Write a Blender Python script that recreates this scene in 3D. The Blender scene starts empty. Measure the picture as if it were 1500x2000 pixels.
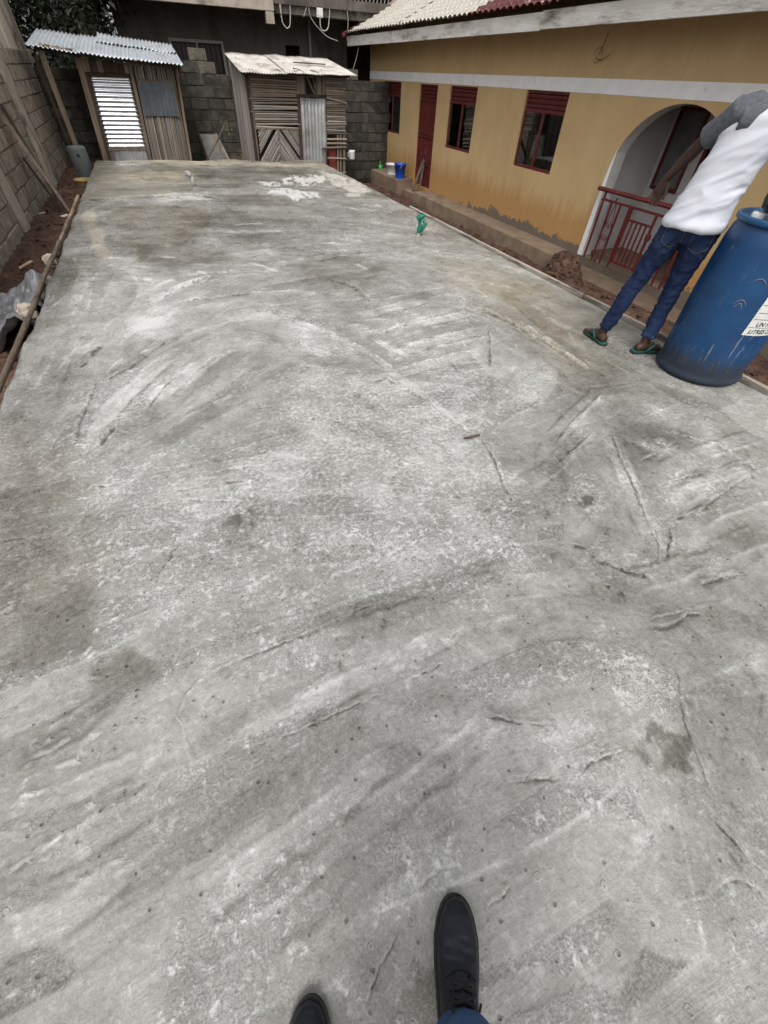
import bpy, bmesh, math, random
import numpy as np
from mathutils import Vector, Matrix, Euler
random.seed(7); rng = np.random.default_rng(11)
S = bpy.context.scene
COL = S.collection
R = math.radians

# ------------------------------------------------------------------ camera
CAMH = 1.42; FPX = 790.0
def _cam_axes(p, r, yw):
    cy, sy = math.cos(yw), math.sin(yw)
    f = np.array([-sy*math.cos(p), cy*math.cos(p), -math.sin(p)])
    rt = np.array([cy, sy, 0.0]); dn = np.cross(f, rt)
    return np.array([rt*math.cos(r)+dn*math.sin(r), -rt*math.sin(r)+dn*math.cos(r), f])
AX = _cam_axes(R(47.15), R(-2.8), R(-24.6))
CPOS = np.array([0.0, 0.0, CAMH])
cam_d = bpy.data.cameras.new('camera'); cam = bpy.data.objects.new('camera', cam_d); COL.objects.link(cam)
cam_d.sensor_fit = 'HORIZONTAL'; cam_d.sensor_width = 36; cam_d.lens = 36*FPX/1500
cam_d.clip_start = 0.02; cam_d.clip_end = 2000
cam.matrix_world = Matrix([[AX[0][i], -AX[1][i], -AX[2][i], CPOS[i]] for i in range(3)] + [[0, 0, 0, 1]])
S.camera = cam
# ------------------------------------------------------------------ world, sun, exposure
SUN_EL, SUN_AZ = 58, 205            # soft overcast light from high up
w = bpy.data.worlds.new('World'); S.world = w; w.use_nodes = True
nt = w.node_tree; nt.nodes.clear()
sk = nt.nodes.new('ShaderNodeTexSky'); sk.sky_type = 'NISHITA'; sk.sun_disc = False
sk.sun_elevation = R(SUN_EL); sk.sun_rotation = R(SUN_AZ); sk.dust_density = 4; sk.air_density = 1.0; sk.ozone_density = 1
hs = nt.nodes.new('ShaderNodeHueSaturation'); hs.inputs['Saturation'].default_value = 0.12
bg = nt.nodes.new('ShaderNodeBackground'); bg.inputs['Strength'].default_value = 0.15
ow = nt.nodes.new('ShaderNodeOutputWorld')
nt.links.new(sk.outputs[0], hs.inputs['Color']); nt.links.new(hs.outputs[0], bg.inputs[0]); nt.links.new(bg.outputs[0], ow.inputs[0])
sd = bpy.data.lights.new('sun', 'SUN'); sd.energy = 0.95; sd.angle = R(22); sd.color = (1, 0.97, 0.93)
sun = bpy.data.objects.new('sun', sd); COL.objects.link(sun)
_az = R(SUN_AZ); _d = Vector((math.sin(_az)*math.cos(R(SUN_EL)), math.cos(_az)*math.cos(R(SUN_EL)), math.sin(R(SUN_EL))))
sun.rotation_euler = _d.to_track_quat('Z', 'Y').to_euler(); sun.location = (0, 0, 20)
S.view_settings.view_transform = 'Standard'; S.view_settings.look = 'None'
S.view_settings.exposure = 0.56; S.view_settings.gamma = 1; S.view_settings.use_curve_mapping = False

S.cycles.max_bounces = 6; S.cycles.diffuse_bounces = 3; S.cycles.glossy_bounces = 3; S.cycles.transparent_max_bounces = 8
# measuring helpers: a sight line of the photograph met with a real plane of the place
def _ray(x, y): return AX.T @ np.array([(x-750)/FPX, (y-1000)/FPX, 1.0])
def gz(x, y, z=0.0):
    d = _ray(x, y); return CPOS + d*((z-CAMH)/d[2])
def onx(x, y, X):
    d = _ray(x, y); return CPOS + d*(X/d[0])
def ony(x, y, Y):
    d = _ray(x, y); return CPOS + d*(Y/d[1])

# ------------------------------------------------------------------ mesh helpers
def wloc(o):
    v = Vector((0, 0, 0))
    while o is not None:
        v += o.location; o = o.parent
    return v
def link(name, me, mat=None, parent=None, smooth=False):
    o = bpy.data.objects.new(name, me); COL.objects.link(o)
    if mat is not None and me is not None and len(me.materials) == 0: me.materials.append(mat)
    if parent is not None: o.parent = parent
    if smooth and me is not None:
        me.polygons.foreach_set('use_smooth', [True]*len(me.polygons))
    return o
def tag(o, label=None, cat=None, group=None, kind=None):
    if label: o['label'] = label
    if cat: o['category'] = cat
    if group: o['group'] = group
    if kind: o['kind'] = kind
    return o
def thing(name, label, cat, loc=(0, 0, 0), group=None):
    o = bpy.data.objects.new(name, None); COL.objects.link(o); o.location = loc; o.empty_display_size = .1
    return tag(o, label, cat, group)
class MB:
    """collects shapes in world coordinates; build() links them as one mesh"""
    def __init__(s): s.v = []; s.f = []
    def add(s, vs, fs):
        b = len(s.v); s.v += [tuple(map(float, v)) for v in vs]; s.f += [tuple(i+b for i in f) for f in fs]; return s
    def box(s, a, b, bev=0.0, rot=None, org=None):
        x0, y0, z0 = [min(a[i], b[i]) for i in range(3)]; x1, y1, z1 = [max(a[i], b[i]) for i in range(3)]
        if bev <= 0:
            vs = [(x0,y0,z0),(x1,y0,z0),(x1,y1,z0),(x0,y1,z0),(x0,y0,z1),(x1,y0,z1),(x1,y1,z1),(x0,y1,z1)]
            fs = [(0,3,2,1),(4,5,6,7),(0,1,5,4),(1,2,6,5),(2,3,7,6),(3,0,4,7)]
        else:
            bm = bmesh.new(); bmesh.ops.create_cube(bm, size=1)
            for v in bm.verts: v.co = Vector(((x0+x1)/2+v.co.x*(x1-x0), (y0+y1)/2+v.co.y*(y1-y0), (z0+z1)/2+v.co.z*(z1-z0)))
            bmesh.ops.bevel(bm, geom=list(bm.edges), offset=bev, segments=1, affect='EDGES')
            bm.verts.index_update(); vs = [tuple(v.co) for v in bm.verts]; fs = [tuple(v.index for v in f.verts) for f in bm.faces]; bm.free()
        if rot is not None:
            o = Vector(org if org is not None else ((x0+x1)/2, (y0+y1)/2, (z0+z1)/2)); m = Euler(rot).to_matrix()
            vs = [tuple(o + m @ (Vector(v)-o)) for v in vs]
        return s.add(vs, fs)
    def bar(s, p, q, wd, th, up=(0, 0, 1)):
        p, q = Vector(p), Vector(q); d = (q-p).normalized(); u = Vector(up)
        if abs(d.dot(u)) > .98: u = Vector((0, 1, 0)) if abs(d.y) < .9 else Vector((1, 0, 0))
        a = d.cross(u).normalized(); b = a.cross(d)
        vs = [e + a*i*wd/2 + b*j*th/2 for e in (p, q) for (i, j) in ((-1,-1),(1,-1),(1,1),(-1,1))]
        return s.add(vs, [(0,1,2,3),(7,6,5,4),(0,4,5,1),(1,5,6,2),(2,6,7,3),(3,7,4,0)])
    def tube(s, pts, rad, n=8, cap=True, flat=1.0):
        pts = [Vector(p) for p in pts]; m = len(pts)
        rad = [rad]*m if not hasattr(rad, '__len__') else rad
        d0 = (pts[1]-pts[0]).normalized(); u = Vector((0, 0, 1)) if abs(d0.z) < .9 else Vector((1, 0, 0))
        a = d0.cross(u).normalized(); vs = []; fs = []
        for i, p in enumerate(pts):
            d = (pts[min(i+1, m-1)]-pts[max(i-1, 0)]).normalized()
            a = (a - d*a.dot(d)).normalized(); b = d.cross(a)
            for k in range(n):
                t = 2*math.pi*k/n; vs.append(p + a*math.cos(t)*rad[i] + b*math.sin(t)*rad[i]*flat)
        for i in range(m-1):
            for k in range(n):
                k2 = (k+1) % n; fs.append((i*n+k, i*n+k2, (i+1)*n+k2, (i+1)*n+k))
        if cap: fs += [tuple(reversed(range(n))), tuple(range((m-1)*n, m*n))]
        return s.add(vs, fs)
    def lathe(s, prof, c=(0, 0, 0), n=32, close=True):
        vs = []; fs = []; m = len(prof)
        for (r, z) in prof:
            for k in range(n):
                t = 2*math.pi*k/n; vs.append((c[0]+r*math.cos(t), c[1]+r*math.sin(t), c[2]+z))
        for i in range(m-1):
            for k in range(n):
                k2 = (k+1) % n; fs.append((i*n+k, i*n+k2, (i+1)*n+k2, (i+1)*n+k))
        if close: fs += [tuple(reversed(range(n))), tuple(range((m-1)*n, m*n))]
        return s.add(vs, fs)
    def grid(s, P):
        """P[i][j] points"""
        m, n = len(P), len(P[0]); vs = [p for r_ in P for p in r_]
        return s.add(vs, [(i*n+j, i*n+j+1, (i+1)*n+j+1, (i+1)*n+j) for i in range(m-1) for j in range(n-1)])
    def shift(s, fn): s.v = [tuple(fn(*v)) for v in s.v]; return s
    def build(s, name, mat, parent=None, smooth=False, solid=0.0):
        o0 = wloc(parent) if parent is not None else Vector((0, 0, 0))
        me = bpy.data.meshes.new(name); me.from_pydata([(v[0]-o0.x, v[1]-o0.y, v[2]-o0.z) for v in s.v], [], s.f); me.update()
        bm = bmesh.new(); bm.from_mesh(me)
        if solid:
            bmesh.ops.recalc_face_normals(bm, faces=bm.faces); bmesh.ops.solidify(bm, geom=list(bm.faces), thickness=solid)
        bmesh.ops.recalc_face_normals(bm, faces=bm.faces); bm.to_mesh(me); bm.free()
        return link(name, me, mat, parent, smooth)

# ------------------------------------------------------------------ material helpers
def newmat(name):
    m = bpy.data.materials.new(name); m.use_nodes = True; n = m.node_tree.nodes
    return m, m.node_tree, n['Principled BSDF']
def N(t, typ, **kw):
    n = t.nodes.new(typ)
    for k, v in kw.items():
        if k in n.inputs: n.inputs[k].default_value = v
        else: setattr(n, k, v)
    return n
def ramp(t, fac, stops):
    r = t.nodes.new('ShaderNodeValToRGB'); e = r.color_ramp.elements
    while len(e) < len(stops): e.new(0.5)
    for el, (p, c) in zip(e, stops): el.position = p; el.color = (*c, 1) if len(c) == 3 else c
    if fac is not None: t.links.new(fac, r.inputs[0])
    return r
def math_(t, op, a, b=None, c=None, clamp=False):
    n = t.nodes.new('ShaderNodeMath'); n.operation = op; n.use_clamp = clamp
    for i, v in enumerate((a, b, c)):
        if v is None: continue
        if isinstance(v, (int, float)): n.inputs[i].default_value = v
        else: t.links.new(v, n.inputs[i])
    return n.outputs[0]
def mixc(t, fac, a, b, mode='MIX'):
    n = t.nodes.new('ShaderNodeMix'); n.data_type = 'RGBA'; n.blend_type = mode
    for sock, v in ((n.inputs[0], fac), (n.inputs[6], a), (n.inputs[7], b)):
        if isinstance(v, (int, float)): sock.default_value = v
        elif isinstance(v, (tuple, list)): sock.default_value = (*v, 1) if len(v) == 3 else v
        else: t.links.new(v, sock)
    return n.outputs[2]
def pmat(name, c1, c2, scale=8, rough=.8, bump=.3, bscale=40, stretch=(1, 1, 1), metal=0.0, rnd=0.0, stain=None, stain_scale=1.5,
         stain_lo=.5, stain_hi=.62, detail=6, spec=.4, dist=.02, rvar=.1):
    """two colours by noise, an optional third by a larger noise (stain), noise bump, per-object brightness"""
    m, t, p = newmat(name); L = t.links.new
    tc = N(t, 'ShaderNodeTexCoord'); mp = N(t, 'ShaderNodeMapping'); mp.inputs['Scale'].default_value = stretch
    L(tc.outputs['Object'], mp.inputs[0])
    vec = mp.outputs[0]
    oi = N(t, 'ShaderNodeObjectInfo')
    if rnd:
        va = N(t, 'ShaderNodeVectorMath', operation='ADD'); sc = N(t, 'ShaderNodeVectorMath', operation='SCALE'); sc.inputs[3].default_value = 37.0
        cb = N(t, 'ShaderNodeCombineXYZ'); L(oi.outputs['Random'], cb.inputs[0]); L(oi.outputs['Random'], cb.inputs[1]); L(cb.outputs[0], sc.inputs[0])
        L(vec, va.inputs[0]); L(sc.outputs[0], va.inputs[1]); vec = va.outputs[0]
    n1 = N(t, 'ShaderNodeTexNoise', Scale=scale, Detail=detail, Roughness=.62); L(vec, n1.inputs['Vector'])
    rp = ramp(t, n1.outputs[0], [(.32, c1), (.68, c2)]); col = rp.outputs[0]
    if stain:
        n3 = N(t, 'ShaderNodeTexNoise', Scale=stain_scale, Detail=8, Roughness=.65); L(vec, n3.inputs['Vector'])
        sr = ramp(t, n3.outputs[0], [(stain_lo, (0, 0, 0)), (stain_hi, (1, 1, 1))])
        col = mixc(t, sr.outputs[0], col, stain)
    if rnd:
        h = N(t, 'ShaderNodeHueSaturation'); L(col, h.inputs['Color'])
        L(math_(t, 'MULTIPLY_ADD', oi.outputs['Random'], 2*rnd, 1-rnd), h.inputs['Value']); col = h.outputs[0]
    L(col, p.inputs['Base Color'])
    n2 = N(t, 'ShaderNodeTexNoise', Scale=bscale, Detail=5, Roughness=.6); L(vec, n2.inputs['Vector'])
    L(math_(t, 'MULTIPLY_ADD', n2.outputs[0], 2*rvar, rough-rvar), p.inputs['Roughness'])
    if bump:
        b = N(t, 'ShaderNodeBump', Strength=bump, Distance=dist); L(n2.outputs[0], b.inputs['Height']); L(b.outputs[0], p.inputs['Normal'])
    p.inputs['Metallic'].default_value = metal; p.inputs['Specular IOR Level'].default_value = spec
    return m

# ------------------------------------------------------------------ lattice noise in numpy
def vnoise(x, y, seed=0):
    ix = np.floor(x).astype(np.int64); iy = np.floor(y).astype(np.int64); fx = x-ix; fy = y-iy
    fx = fx*fx*(3-2*fx); fy = fy*fy*(3-2*fy)
    def h(a, b):
        v = (a*374761393 + b*668265263 + seed*974711) & 0xFFFFFFFF
        v = ((v ^ (v >> 13))*1274126177) & 0xFFFFFFFF
        return ((v ^ (v >> 16)) & 0xFFFF)/65535.0
    return (h(ix, iy)*(1-fx)+h(ix+1, iy)*fx)*(1-fy) + (h(ix, iy+1)*(1-fx)+h(ix+1, iy+1)*fx)*fy
def fbm(x, y, seed=0, o=4):
    s = 0; a = .5; tot = 0
    for i in range(o):
        s = s + a*vnoise(x*2**i+i*17.3, y*2**i-i*9.1, seed+i); tot += a; a *= .55
    return s/tot
# ================================================================== the concrete slab
SX0, SX1, SY0, SY1 = -1.28, 3.49, -2.6, 12.55
def spaced(segs):
    out = [segs[0][0]]
    for (a, b, h0, h1) in segs:
        x = a; 
        while True:
            k = (x-a)/(b-a); x += h0+(h1-h0)*k
            if x >= b-.3*h1: break
            out.append(x)
        out.append(b)
    return np.array(out)
gxs = spaced([(SX0, -.9, .009, .0072), (-.9, 1.6, .0072, .0072), (1.6, SX1, .0072, .010)])
gys = spaced([(SY0, -.75, .15, .02), (-.75, 1.8, .0068, .0068), (1.8, 5, .007, .016), (5, SY1, .016, .05)])
nx, ny = len(gxs), len(gys)
GX, GY = np.meshgrid(gxs, gys)                     # [row y][col x]
hgt = np.zeros_like(GX); tone = np.full_like(GX, .5); crust = np.zeros_like(GX); wet = np.full_like(GX, .25); brown = np.zeros_like(GX)
fu = GX.copy(); fv = GY.copy()
# which way the trowel went, read off the photograph (place, direction along the stroke)
FIELD = [((150,1900),(1,-.75)),((400,1750),(1,-.62)),((700,1850),(1,-.6)),((1000,1900),(.9,-.8)),((1350,1850),(1,-.5)),((150,1600),(1,-.6)),((450,1560),(1,-.55)),
 ((750,1550),(1,-.62)),((950,1480),(1,-.3)),((1200,1550),(1,-.25)),((1420,1600),(.55,1)),((250,1330),(1,-.6)),((600,1300),(1,-.42)),((900,1250),(1,-.3)),((1250,1250),(1,-.25)),
 ((100,1050),(1,-.5)),((350,1080),(1,-.2)),((650,1050),(1,-.05)),((900,1000),(1,.12)),((1200,950),(.45,1)),((1400,1000),(1,-.4)),((1450,850),(1,.35)),((120,800),(.25,-1)),((300,800),(1,-.75)),
 ((450,750),(1,-.55)),((600,680),(1,.3)),((700,850),(1,.35)),((850,680),(1,-.22)),((1050,680),(1,.65)),((1100,820),(1,-.6)),((1150,600),(1,.45)),((180,600),(.35,-1)),((350,590),(1,-.35)),
 ((520,560),(1,-.12)),((700,540),(1,-.15)),((900,540),(1,.25)),((300,520),(1,.05)),((500,470),(1,0)),((700,460),(1,.05)),((250,430),(1,0)),((450,400),(1,0)),((700,400),(1,.1)),((400,340),(1,0)),((600,340),(1,.03))]
fc = []
for (p, d) in FIELD:
    a = gz(*p)[:2]; b = gz(p[0]+d[0]*4, p[1]+d[1]*4)[:2]; q = b-a; fc.append((a[0], a[1], q[0]/np.hypot(*q), q[1]/np.hypot(*q)))
fc = np.array(fc)
def flow_dir(x, y):
    d2 = (fc[:, 0]-x)**2 + ((fc[:, 1]-y)*np.clip(1.2-.08*y, .35, 1.2))**2
    wgt = 1/(d2+.02)**2; th = 2*np.arctan2(fc[:, 3], fc[:, 2])
    return .5*math.atan2((wgt*np.sin(th)).sum(), (wgt*np.cos(th)).sum())
def sl(x0, x1, y0, y1):
    i0, i1 = np.searchsorted(gxs, [x0, x1]); j0, j1 = np.searchsorted(gys, [y0, y1]); return slice(j0, j1), slice(i0, i1)
srng = random.Random(5)
nst = 0
for k in range(1500):
    y = -.7 + 13.2*srng.random()**1.25; x = srng.uniform(SX0, SX1)
    far = max(0, min(1, (y-1)/7)); th = flow_dir(x, y) + srng.gauss(0, .16)
    Ln = srng.uniform(.35, 1.1)*(1+1.1*far); Wd = srng.uniform(.07, .26)*(1+.9*far); kap = srng.gauss(0, .22)/(1+far)
    rr = Ln/2+Wd; J = sl(x-rr, x+rr, y-rr, y+rr)
    X = GX[J]; Y = GY[J]
    if X.size < 9: continue
    c, s_ = math.cos(th), math.sin(th); u = (X-x)*c+(Y-y)*s_; v = -(X-x)*s_+(Y-y)*c
    v = v - kap*u*u + .02*(fbm(u*6+k, v*3, k, 2)-.5)
    en = fbm(v*22+k*3.1, u*2, k+1, 2)
    ue = np.abs(u)/(Ln/2*(.72+.5*en)); m = (np.abs(v) < Wd/2*np.sqrt(np.clip(1-ue**3, 0, 1))) & (ue < 1)
    if not m.any(): continue
    q = v/Wd
    hgt[J] = np.where(m, hgt[J]*.45 + srng.gauss(0, .0006) + .0022*q*srng.choice((-1, 1)), hgt[J])
    nearf = .8 if y < 1.3 else 1.0; amp = srng.uniform(.0006, .0042)*(1+1.5*far)*nearf; wl = srng.uniform(.0035, .007)*(1+2*far)
    brk = np.clip((fbm(u*7+k, v*0+k, k+2, 3)-.46)*5, 0, 1)
    e = np.exp(-((v-Wd/2)/wl)**2)*brk*(np.abs(u) < Ln/2)
    hgt[J] += amp*e
    tn = srng.gauss(0, .06)*(.7 if y < 1.3 else .9)
    tone[J] = np.where(m, tone[J]*.45+.55*(.5+tn) + .06*q*srng.choice((-1, 1)), tone[J])
    sg = srng.random()
    tone[J] += (.16 if sg < .6 else -.14)*e*srng.random()
    fu[J] = np.where(m, u+k*1.7, fu[J]); fv[J] = np.where(m, v+k*2.3, fv[J])
    cr = srng.random() < .3
    crust[J] = np.where(m, (.75 if cr else .12), crust[J])
# blotches
B1 = fbm(GX*.9+3, GY*.75, 41, 4); B2 = fbm(GX*2.6, GY*2.2, 57, 4); B3 = fbm(GX*7, GY*6, 63, 4)
tone += .085 + .22*(B1-.5)+.26*(B2-.5)+.24*(B3-.5)
crust = np.clip(crust*.7 + np.clip((B2-.5)*3.2, 0, 1)*.7 - .1, 0, 1)
wet += .5*np.clip((fbm(GX*1.3+8, GY*1.1, 71, 4)-.48)*4, 0, 1)
hgt += .004*(fbm(GX*1.6, GY*1.6, 5, 3)-.5)
# ---- features read off the photograph
def gp(pts): return np.array([gz(*p)[:2] for p in pts])
def near_line(P, rad):
    x0, y0 = P.min(0)-rad*3; x1, y1 = P.max(0)+rad*3; J = sl(x0, x1, y0, y1); X = GX[J]; Y = GY[J]
    D = np.full(X.shape, 9.0); SG = np.zeros(X.shape); T = np.zeros(X.shape); acc = 0
    for a, b in zip(P[:-1], P[1:]):
        d = b-a; l = np.hypot(*d); 
        if l < 1e-6: continue
        d = d/l; t = np.clip((X-a[0])*d[0]+(Y-a[1])*d[1], 0, l)
        px = X-a[0]-t*d[0]; py = Y-a[1]-t*d[1]; dd = np.hypot(px, py); k = dd < D
        D = np.where(k, dd, D); SG = np.where(k, np.sign(d[0]*py-d[1]*px), SG); T = np.where(k, acc+t, T); acc += l
    return J, D, SG, T, acc
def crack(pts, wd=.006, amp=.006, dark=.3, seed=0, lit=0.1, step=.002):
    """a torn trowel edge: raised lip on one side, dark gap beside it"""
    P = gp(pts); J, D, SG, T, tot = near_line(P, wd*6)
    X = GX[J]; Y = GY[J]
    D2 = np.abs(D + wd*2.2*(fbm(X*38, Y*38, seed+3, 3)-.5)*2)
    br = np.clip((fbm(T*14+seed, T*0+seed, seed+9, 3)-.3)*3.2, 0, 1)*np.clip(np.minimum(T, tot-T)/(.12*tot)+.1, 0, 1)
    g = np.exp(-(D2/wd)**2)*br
    tone[J] -= dark*g; hgt[J] -= amp*.6*g  # gap tone lowered for damp and to stand in for weak shading
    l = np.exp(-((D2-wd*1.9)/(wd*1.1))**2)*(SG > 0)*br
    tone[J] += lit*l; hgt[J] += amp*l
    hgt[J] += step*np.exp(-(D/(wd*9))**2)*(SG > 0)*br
def band(pts, wd, dt=0.0, ridge=.003, seed=0, cr=None, we=None, bn=0.0):
    """one placed trowel pass with its own streak direction"""
    P = gp(pts); J, D, SG, T, tot = near_line(P, wd)
    X = GX[J]; Y = GY[J]; v = D*SG; D2 = np.abs(v+wd*.3*(fbm(X*9, Y*9, seed, 3)-.5))
    te = np.clip(np.minimum(T, tot-T)/(.28*tot)*(.5+fbm(X*14, Y*14, seed+31, 2)), 0, 1); f = np.clip((wd/2*np.sqrt(te)-D2)/(wd*.10), 0, 1)*np.clip(te*2, 0, 1); m = f > .5
    fu[J] = np.where(m, T+seed*3.3, fu[J]); fv[J] = np.where(m, v+seed*1.9, fv[J])
    tone[J] += 1.0*dt*f; brown[J] += bn*f
    if cr is not None: crust[J] = crust[J]*(1-f)+cr*f
    if we is not None: wet[J] = wet[J]*(1-f)+we*f
    e = np.exp(-((D2-wd/2)/(wd*.07+.004))**2)*np.clip((fbm(T*9, T*0+seed, seed+4, 3)-.35)*4, 0, 1)*np.clip(np.minimum(T, tot-T)/(.1*tot), 0, 1)
    hgt[J] += 1.4*ridge*e; tone[J] += .12*e*np.sign(v+1e-9)
def poly(pts, soft=.05, dt=0.0, we=None, cr=None, bn=0.0, warp=.1, seed=0, flat=False, freq=7, rag=.0, lift=0.0):
    """a patch with a ragged outline"""
    P = gp(pts); J = sl(P[:, 0].min()-.4, P[:, 0].max()+.4, P[:, 1].min()-.4, P[:, 1].max()+.4); X = GX[J].copy(); Y = GY[J].copy()
    dist_s = 1+.12*np.maximum(Y-2, 0)
    X = X + warp*dist_s*(fbm(X*freq/dist_s, Y*freq/dist_s, seed, 4)-.5); Y = Y + warp*dist_s*1.4*(fbm(X*freq/dist_s+9, Y*freq/dist_s, seed+7, 4)-.5)
    ins = np.zeros(X.shape, bool); D = np.full(X.shape, 9.0); n = len(P)
    for i in range(n):
        a, b = P[i], P[(i+1) % n]; d = b-a; t = np.clip(((X-a[0])*d[0]+(Y-a[1])*d[1])/(d@d), 0, 1)
        D = np.minimum(D, np.hypot(X-a[0]-t*d[0], Y-a[1]-t*d[1]))
        ins ^= ((a[1] > Y) != (b[1] > Y)) & (X < (b[0]-a[0])*(Y-a[1])/(b[1]-a[1]+1e-12)+a[0])
    sd = np.where(ins, D, -D); f = np.clip(sd/soft+.5, 0, 1)
    if rag: f = f*np.clip((fbm(GX[J]*30/dist_s, GY[J]*18/dist_s, seed+21, 4)-rag)*6, 0, 1)
    tone[J] += dt*f; brown[J] += bn*f
    if we is not None: wet[J] = wet[J]*(1-f)+we*f
    if cr is not None: crust[J] = crust[J]*(1-f)+cr*f
    if flat: hgt[J] *= (1-.8*f); tone[J] = tone[J]*(1-.7*f)+(.5+dt)*.7*f
    if lift: hgt[J] += lift*f
# broad tone: the left margin and the older far bay are damp and brown, lens vignette painted into the margin's tone too, the middle is limy and pale
tone -= .13*np.clip(1-(GX-SX0)/.55, 0, 1)*np.clip((GY+.2)/1.2, 0, 1); brown += .5*np.clip(1-(GX-SX0+.15*(B1-.5)*4)/.42, 0, 1)*np.clip(1.2-np.abs(GY-1.3)/1.4, 0, 1)
brown += .3*np.clip((GY-7.5)/4, 0, 1)*(.4+1.2*B2); brown += .25*np.clip((GX-1.9)/1.4, 0, 1)*np.clip((GY-2)/1.5, 0, 1)*(B1+.3)
tone -= .05*np.clip((GY-4.2)/3, 0, 1); wet += .3*np.clip((GY-2)/3, 0, 1)
poly([(0,880),(140,900),(150,1000),(165,1090),(160,1190),(60,1240),(0,1250)], .3, -.12, .6, .25, .3, .4, 3)
poly([(0,1060),(110,1050),(120,1130),(60,1180),(0,1190)], .25, -.03, .4, .5, .12, .3, 4)
poly([(30,1280),(150,1150),(185,1180),(150,1260),(40,1290)], .06, -.1, .6, .0, .0, .16, 5, True)
poly([(185,1310),(260,1285),(320,1300),(280,1350),(180,1360)], .05, -.12, .5, .0, .05, .15, 6, True)
poly([(560,760),(700,715),(800,750),(935,850),(975,930),(990,985),(900,965),(700,915),(540,880)], .3, .14, .1, .8, .03, .2, 8)
poly([(150,900),(700,900),(960,990),(1000,1080),(600,1130),(320,1130),(170,1050)], .4, .12, .1, .8, .0, .3, 9)
poly([(750,1000),(1000,1010),(960,1190),(700,1180)], .3, .08, .1, .85, 0, .3, 19)
poly([(300,900),(480,905),(520,960),(380,980),(280,960)], .1, -.03, .2, .3, 0, .2, 10)
poly([(430,1005),(500,1000),(515,1022),(480,1030),(440,1026)], .02, -.2, .6, .0, .1, .12, 11, rag=.48, freq=16)
poly([(1190,835),(1300,835),(1370,850),(1330,905),(1290,945),(1258,970),(1235,935),(1215,890)], .08, -.12, .55, .1, 0, .12, 12)
poly([(1225,1450),(1262,1434),(1300,1428),(1350,1440),(1352,1462),(1338,1490),(1305,1500),(1287,1516),(1268,1490),(1238,1480)], .012, -.24, .55, .0, .12, .10, 13, freq=18, rag=.34)
poly([(1340,1270),(1420,1260),(1500,1330),(1500,1560),(1400,1560),(1360,1480),(1335,1400)], .05, -.06, .35, .1, 0, .06, 14)
poly([(1180,1290),(1240,1275),(1300,1300),(1325,1360),(1300,1410),(1240,1400),(1215,1350)], .06, .1, .1, .9, .06, .14, 15)
poly([(950,1370),(1080,1320),(1200,1340),(1230,1400),(1100,1418),(985,1404)], .06, -.06, .35, .05, 0, .08, 16)
poly([(0,1700),(250,1590),(420,1600),(560,1660),(480,1780),(250,1800),(60,1850)], .2, .04, .5, .0, -.05, .2, 17, True)
poly([(480,1480),(700,1420),(760,1440),(560,1560),(430,1640)], .15, -.06, .4, .1, 0, .2, 18)
poly([(560,1900),(700,1800),(800,1850),(720,1960),(600,1990)], .15, -.08, .4, .2, .1, .25, 20)
poly([(740,1960),(860,1900),(860,2000),(720,2000)], .1, -.12, .3, .4, .35, .2, 21)
poly([(1403,800),(1412,790),(1440,780),(1470,772),(1500,768),(1540,775),(1600,800),(1640,880),(1560,880),(1500,862),(1460,842),(1425,818)], .012, .17, .7, .0, -.1, .05, 48, True, lift=.004)
poly([(620,1850),(560,1790),(660,1640),(720,1650),(720,1800),(690,1880)], .12, -.09, .35, .1, .0, .15, 22)
poly([(410,560),(560,620),(440,640),(330,640),(200,690),(130,660),(150,560),(230,500)], .2, .08, .5, .1, -.05, .3, 23)
poly([(215,412),(300,400),(405,408),(425,435),(360,470),(270,505),(235,470)], .15, -.12, .6, .1, .5, .2, 24)
poly([(240,495),(380,470),(460,500),(340,525)], .15, -.14, .6, .1, .2, .2, 25)
poly([(163,420),(182,405),(216,495),(222,512),(190,505)], .05, .1, .2, .3, .6, .1, 26)
poly([(150,505),(235,500),(310,545),(300,580),(220,620),(140,600)], .12, .06, .65, .0, -.1, .12, 27)
poly([(186,325),(380,320),(390,360),(320,385),(165,390)], .3, -.05, .3, .2, .4, .25, 28)
poly([(370,332),(500,322),(630,335),(560,346),(490,362),(400,366)], .2, -.13, .55, .1, .0, .3, 29)
poly([(420,380),(500,370),(560,395),(640,400),(600,430),(480,420)], .2, -.08, .5, .1, .1, .3, 30)
poly([(515,352),(560,345),(620,345),(648,352),(605,361),(540,362)], .12, .36, .1, .5, -.1, .5, 31, rag=.33)
poly([(508,377),(545,379),(568,397),(582,388),(632,388),(612,376),(560,371)], .08, .40, .1, .5, -.1, .3, 32, rag=.30)
poly([(640,335),(700,352),(730,375),(690,380),(650,362)], .15, .25, .1, .5, .1, .3, 33, rag=.2)
poly([(290,382),(400,376),(420,388),(310,396)], .1, .18, .1, .5, 0, .2, 34, rag=.2)
poly([(186,307),(625,319),(640,327),(420,322),(180,316)], .3, .1, .1, .3, .75, .3, 35)
poly([(230,335),(360,335),(370,352),(240,350)], .2, .1, .1, .4, .3, .4, 36, rag=.25)
poly([(960,540),(1080,560),(1200,640),(1180,720),(1090,735),(1020,650),(950,590)], .3, -.1, .5, .1, .35, .25, 37)
poly([(860,500),(1000,520),(1060,570),(960,580),(850,560)], .2, .03, .55, .0, .3, .2, 38)
poly([(570,500),(720,500),(760,560),(680,580),(590,545)], .25, -.13, .5, .2, .15, .25, 39)
poly([(1090,690),(1230,700),(1400,770),(1300,800),(1100,760)], .2, -.08, .5, .1, .15, .2, 40)
poly([(920,960),(1010,955),(1025,1020),(960,1040),(915,1000)], .08, -.06, .3, .9, 0, .15, 42)
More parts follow.
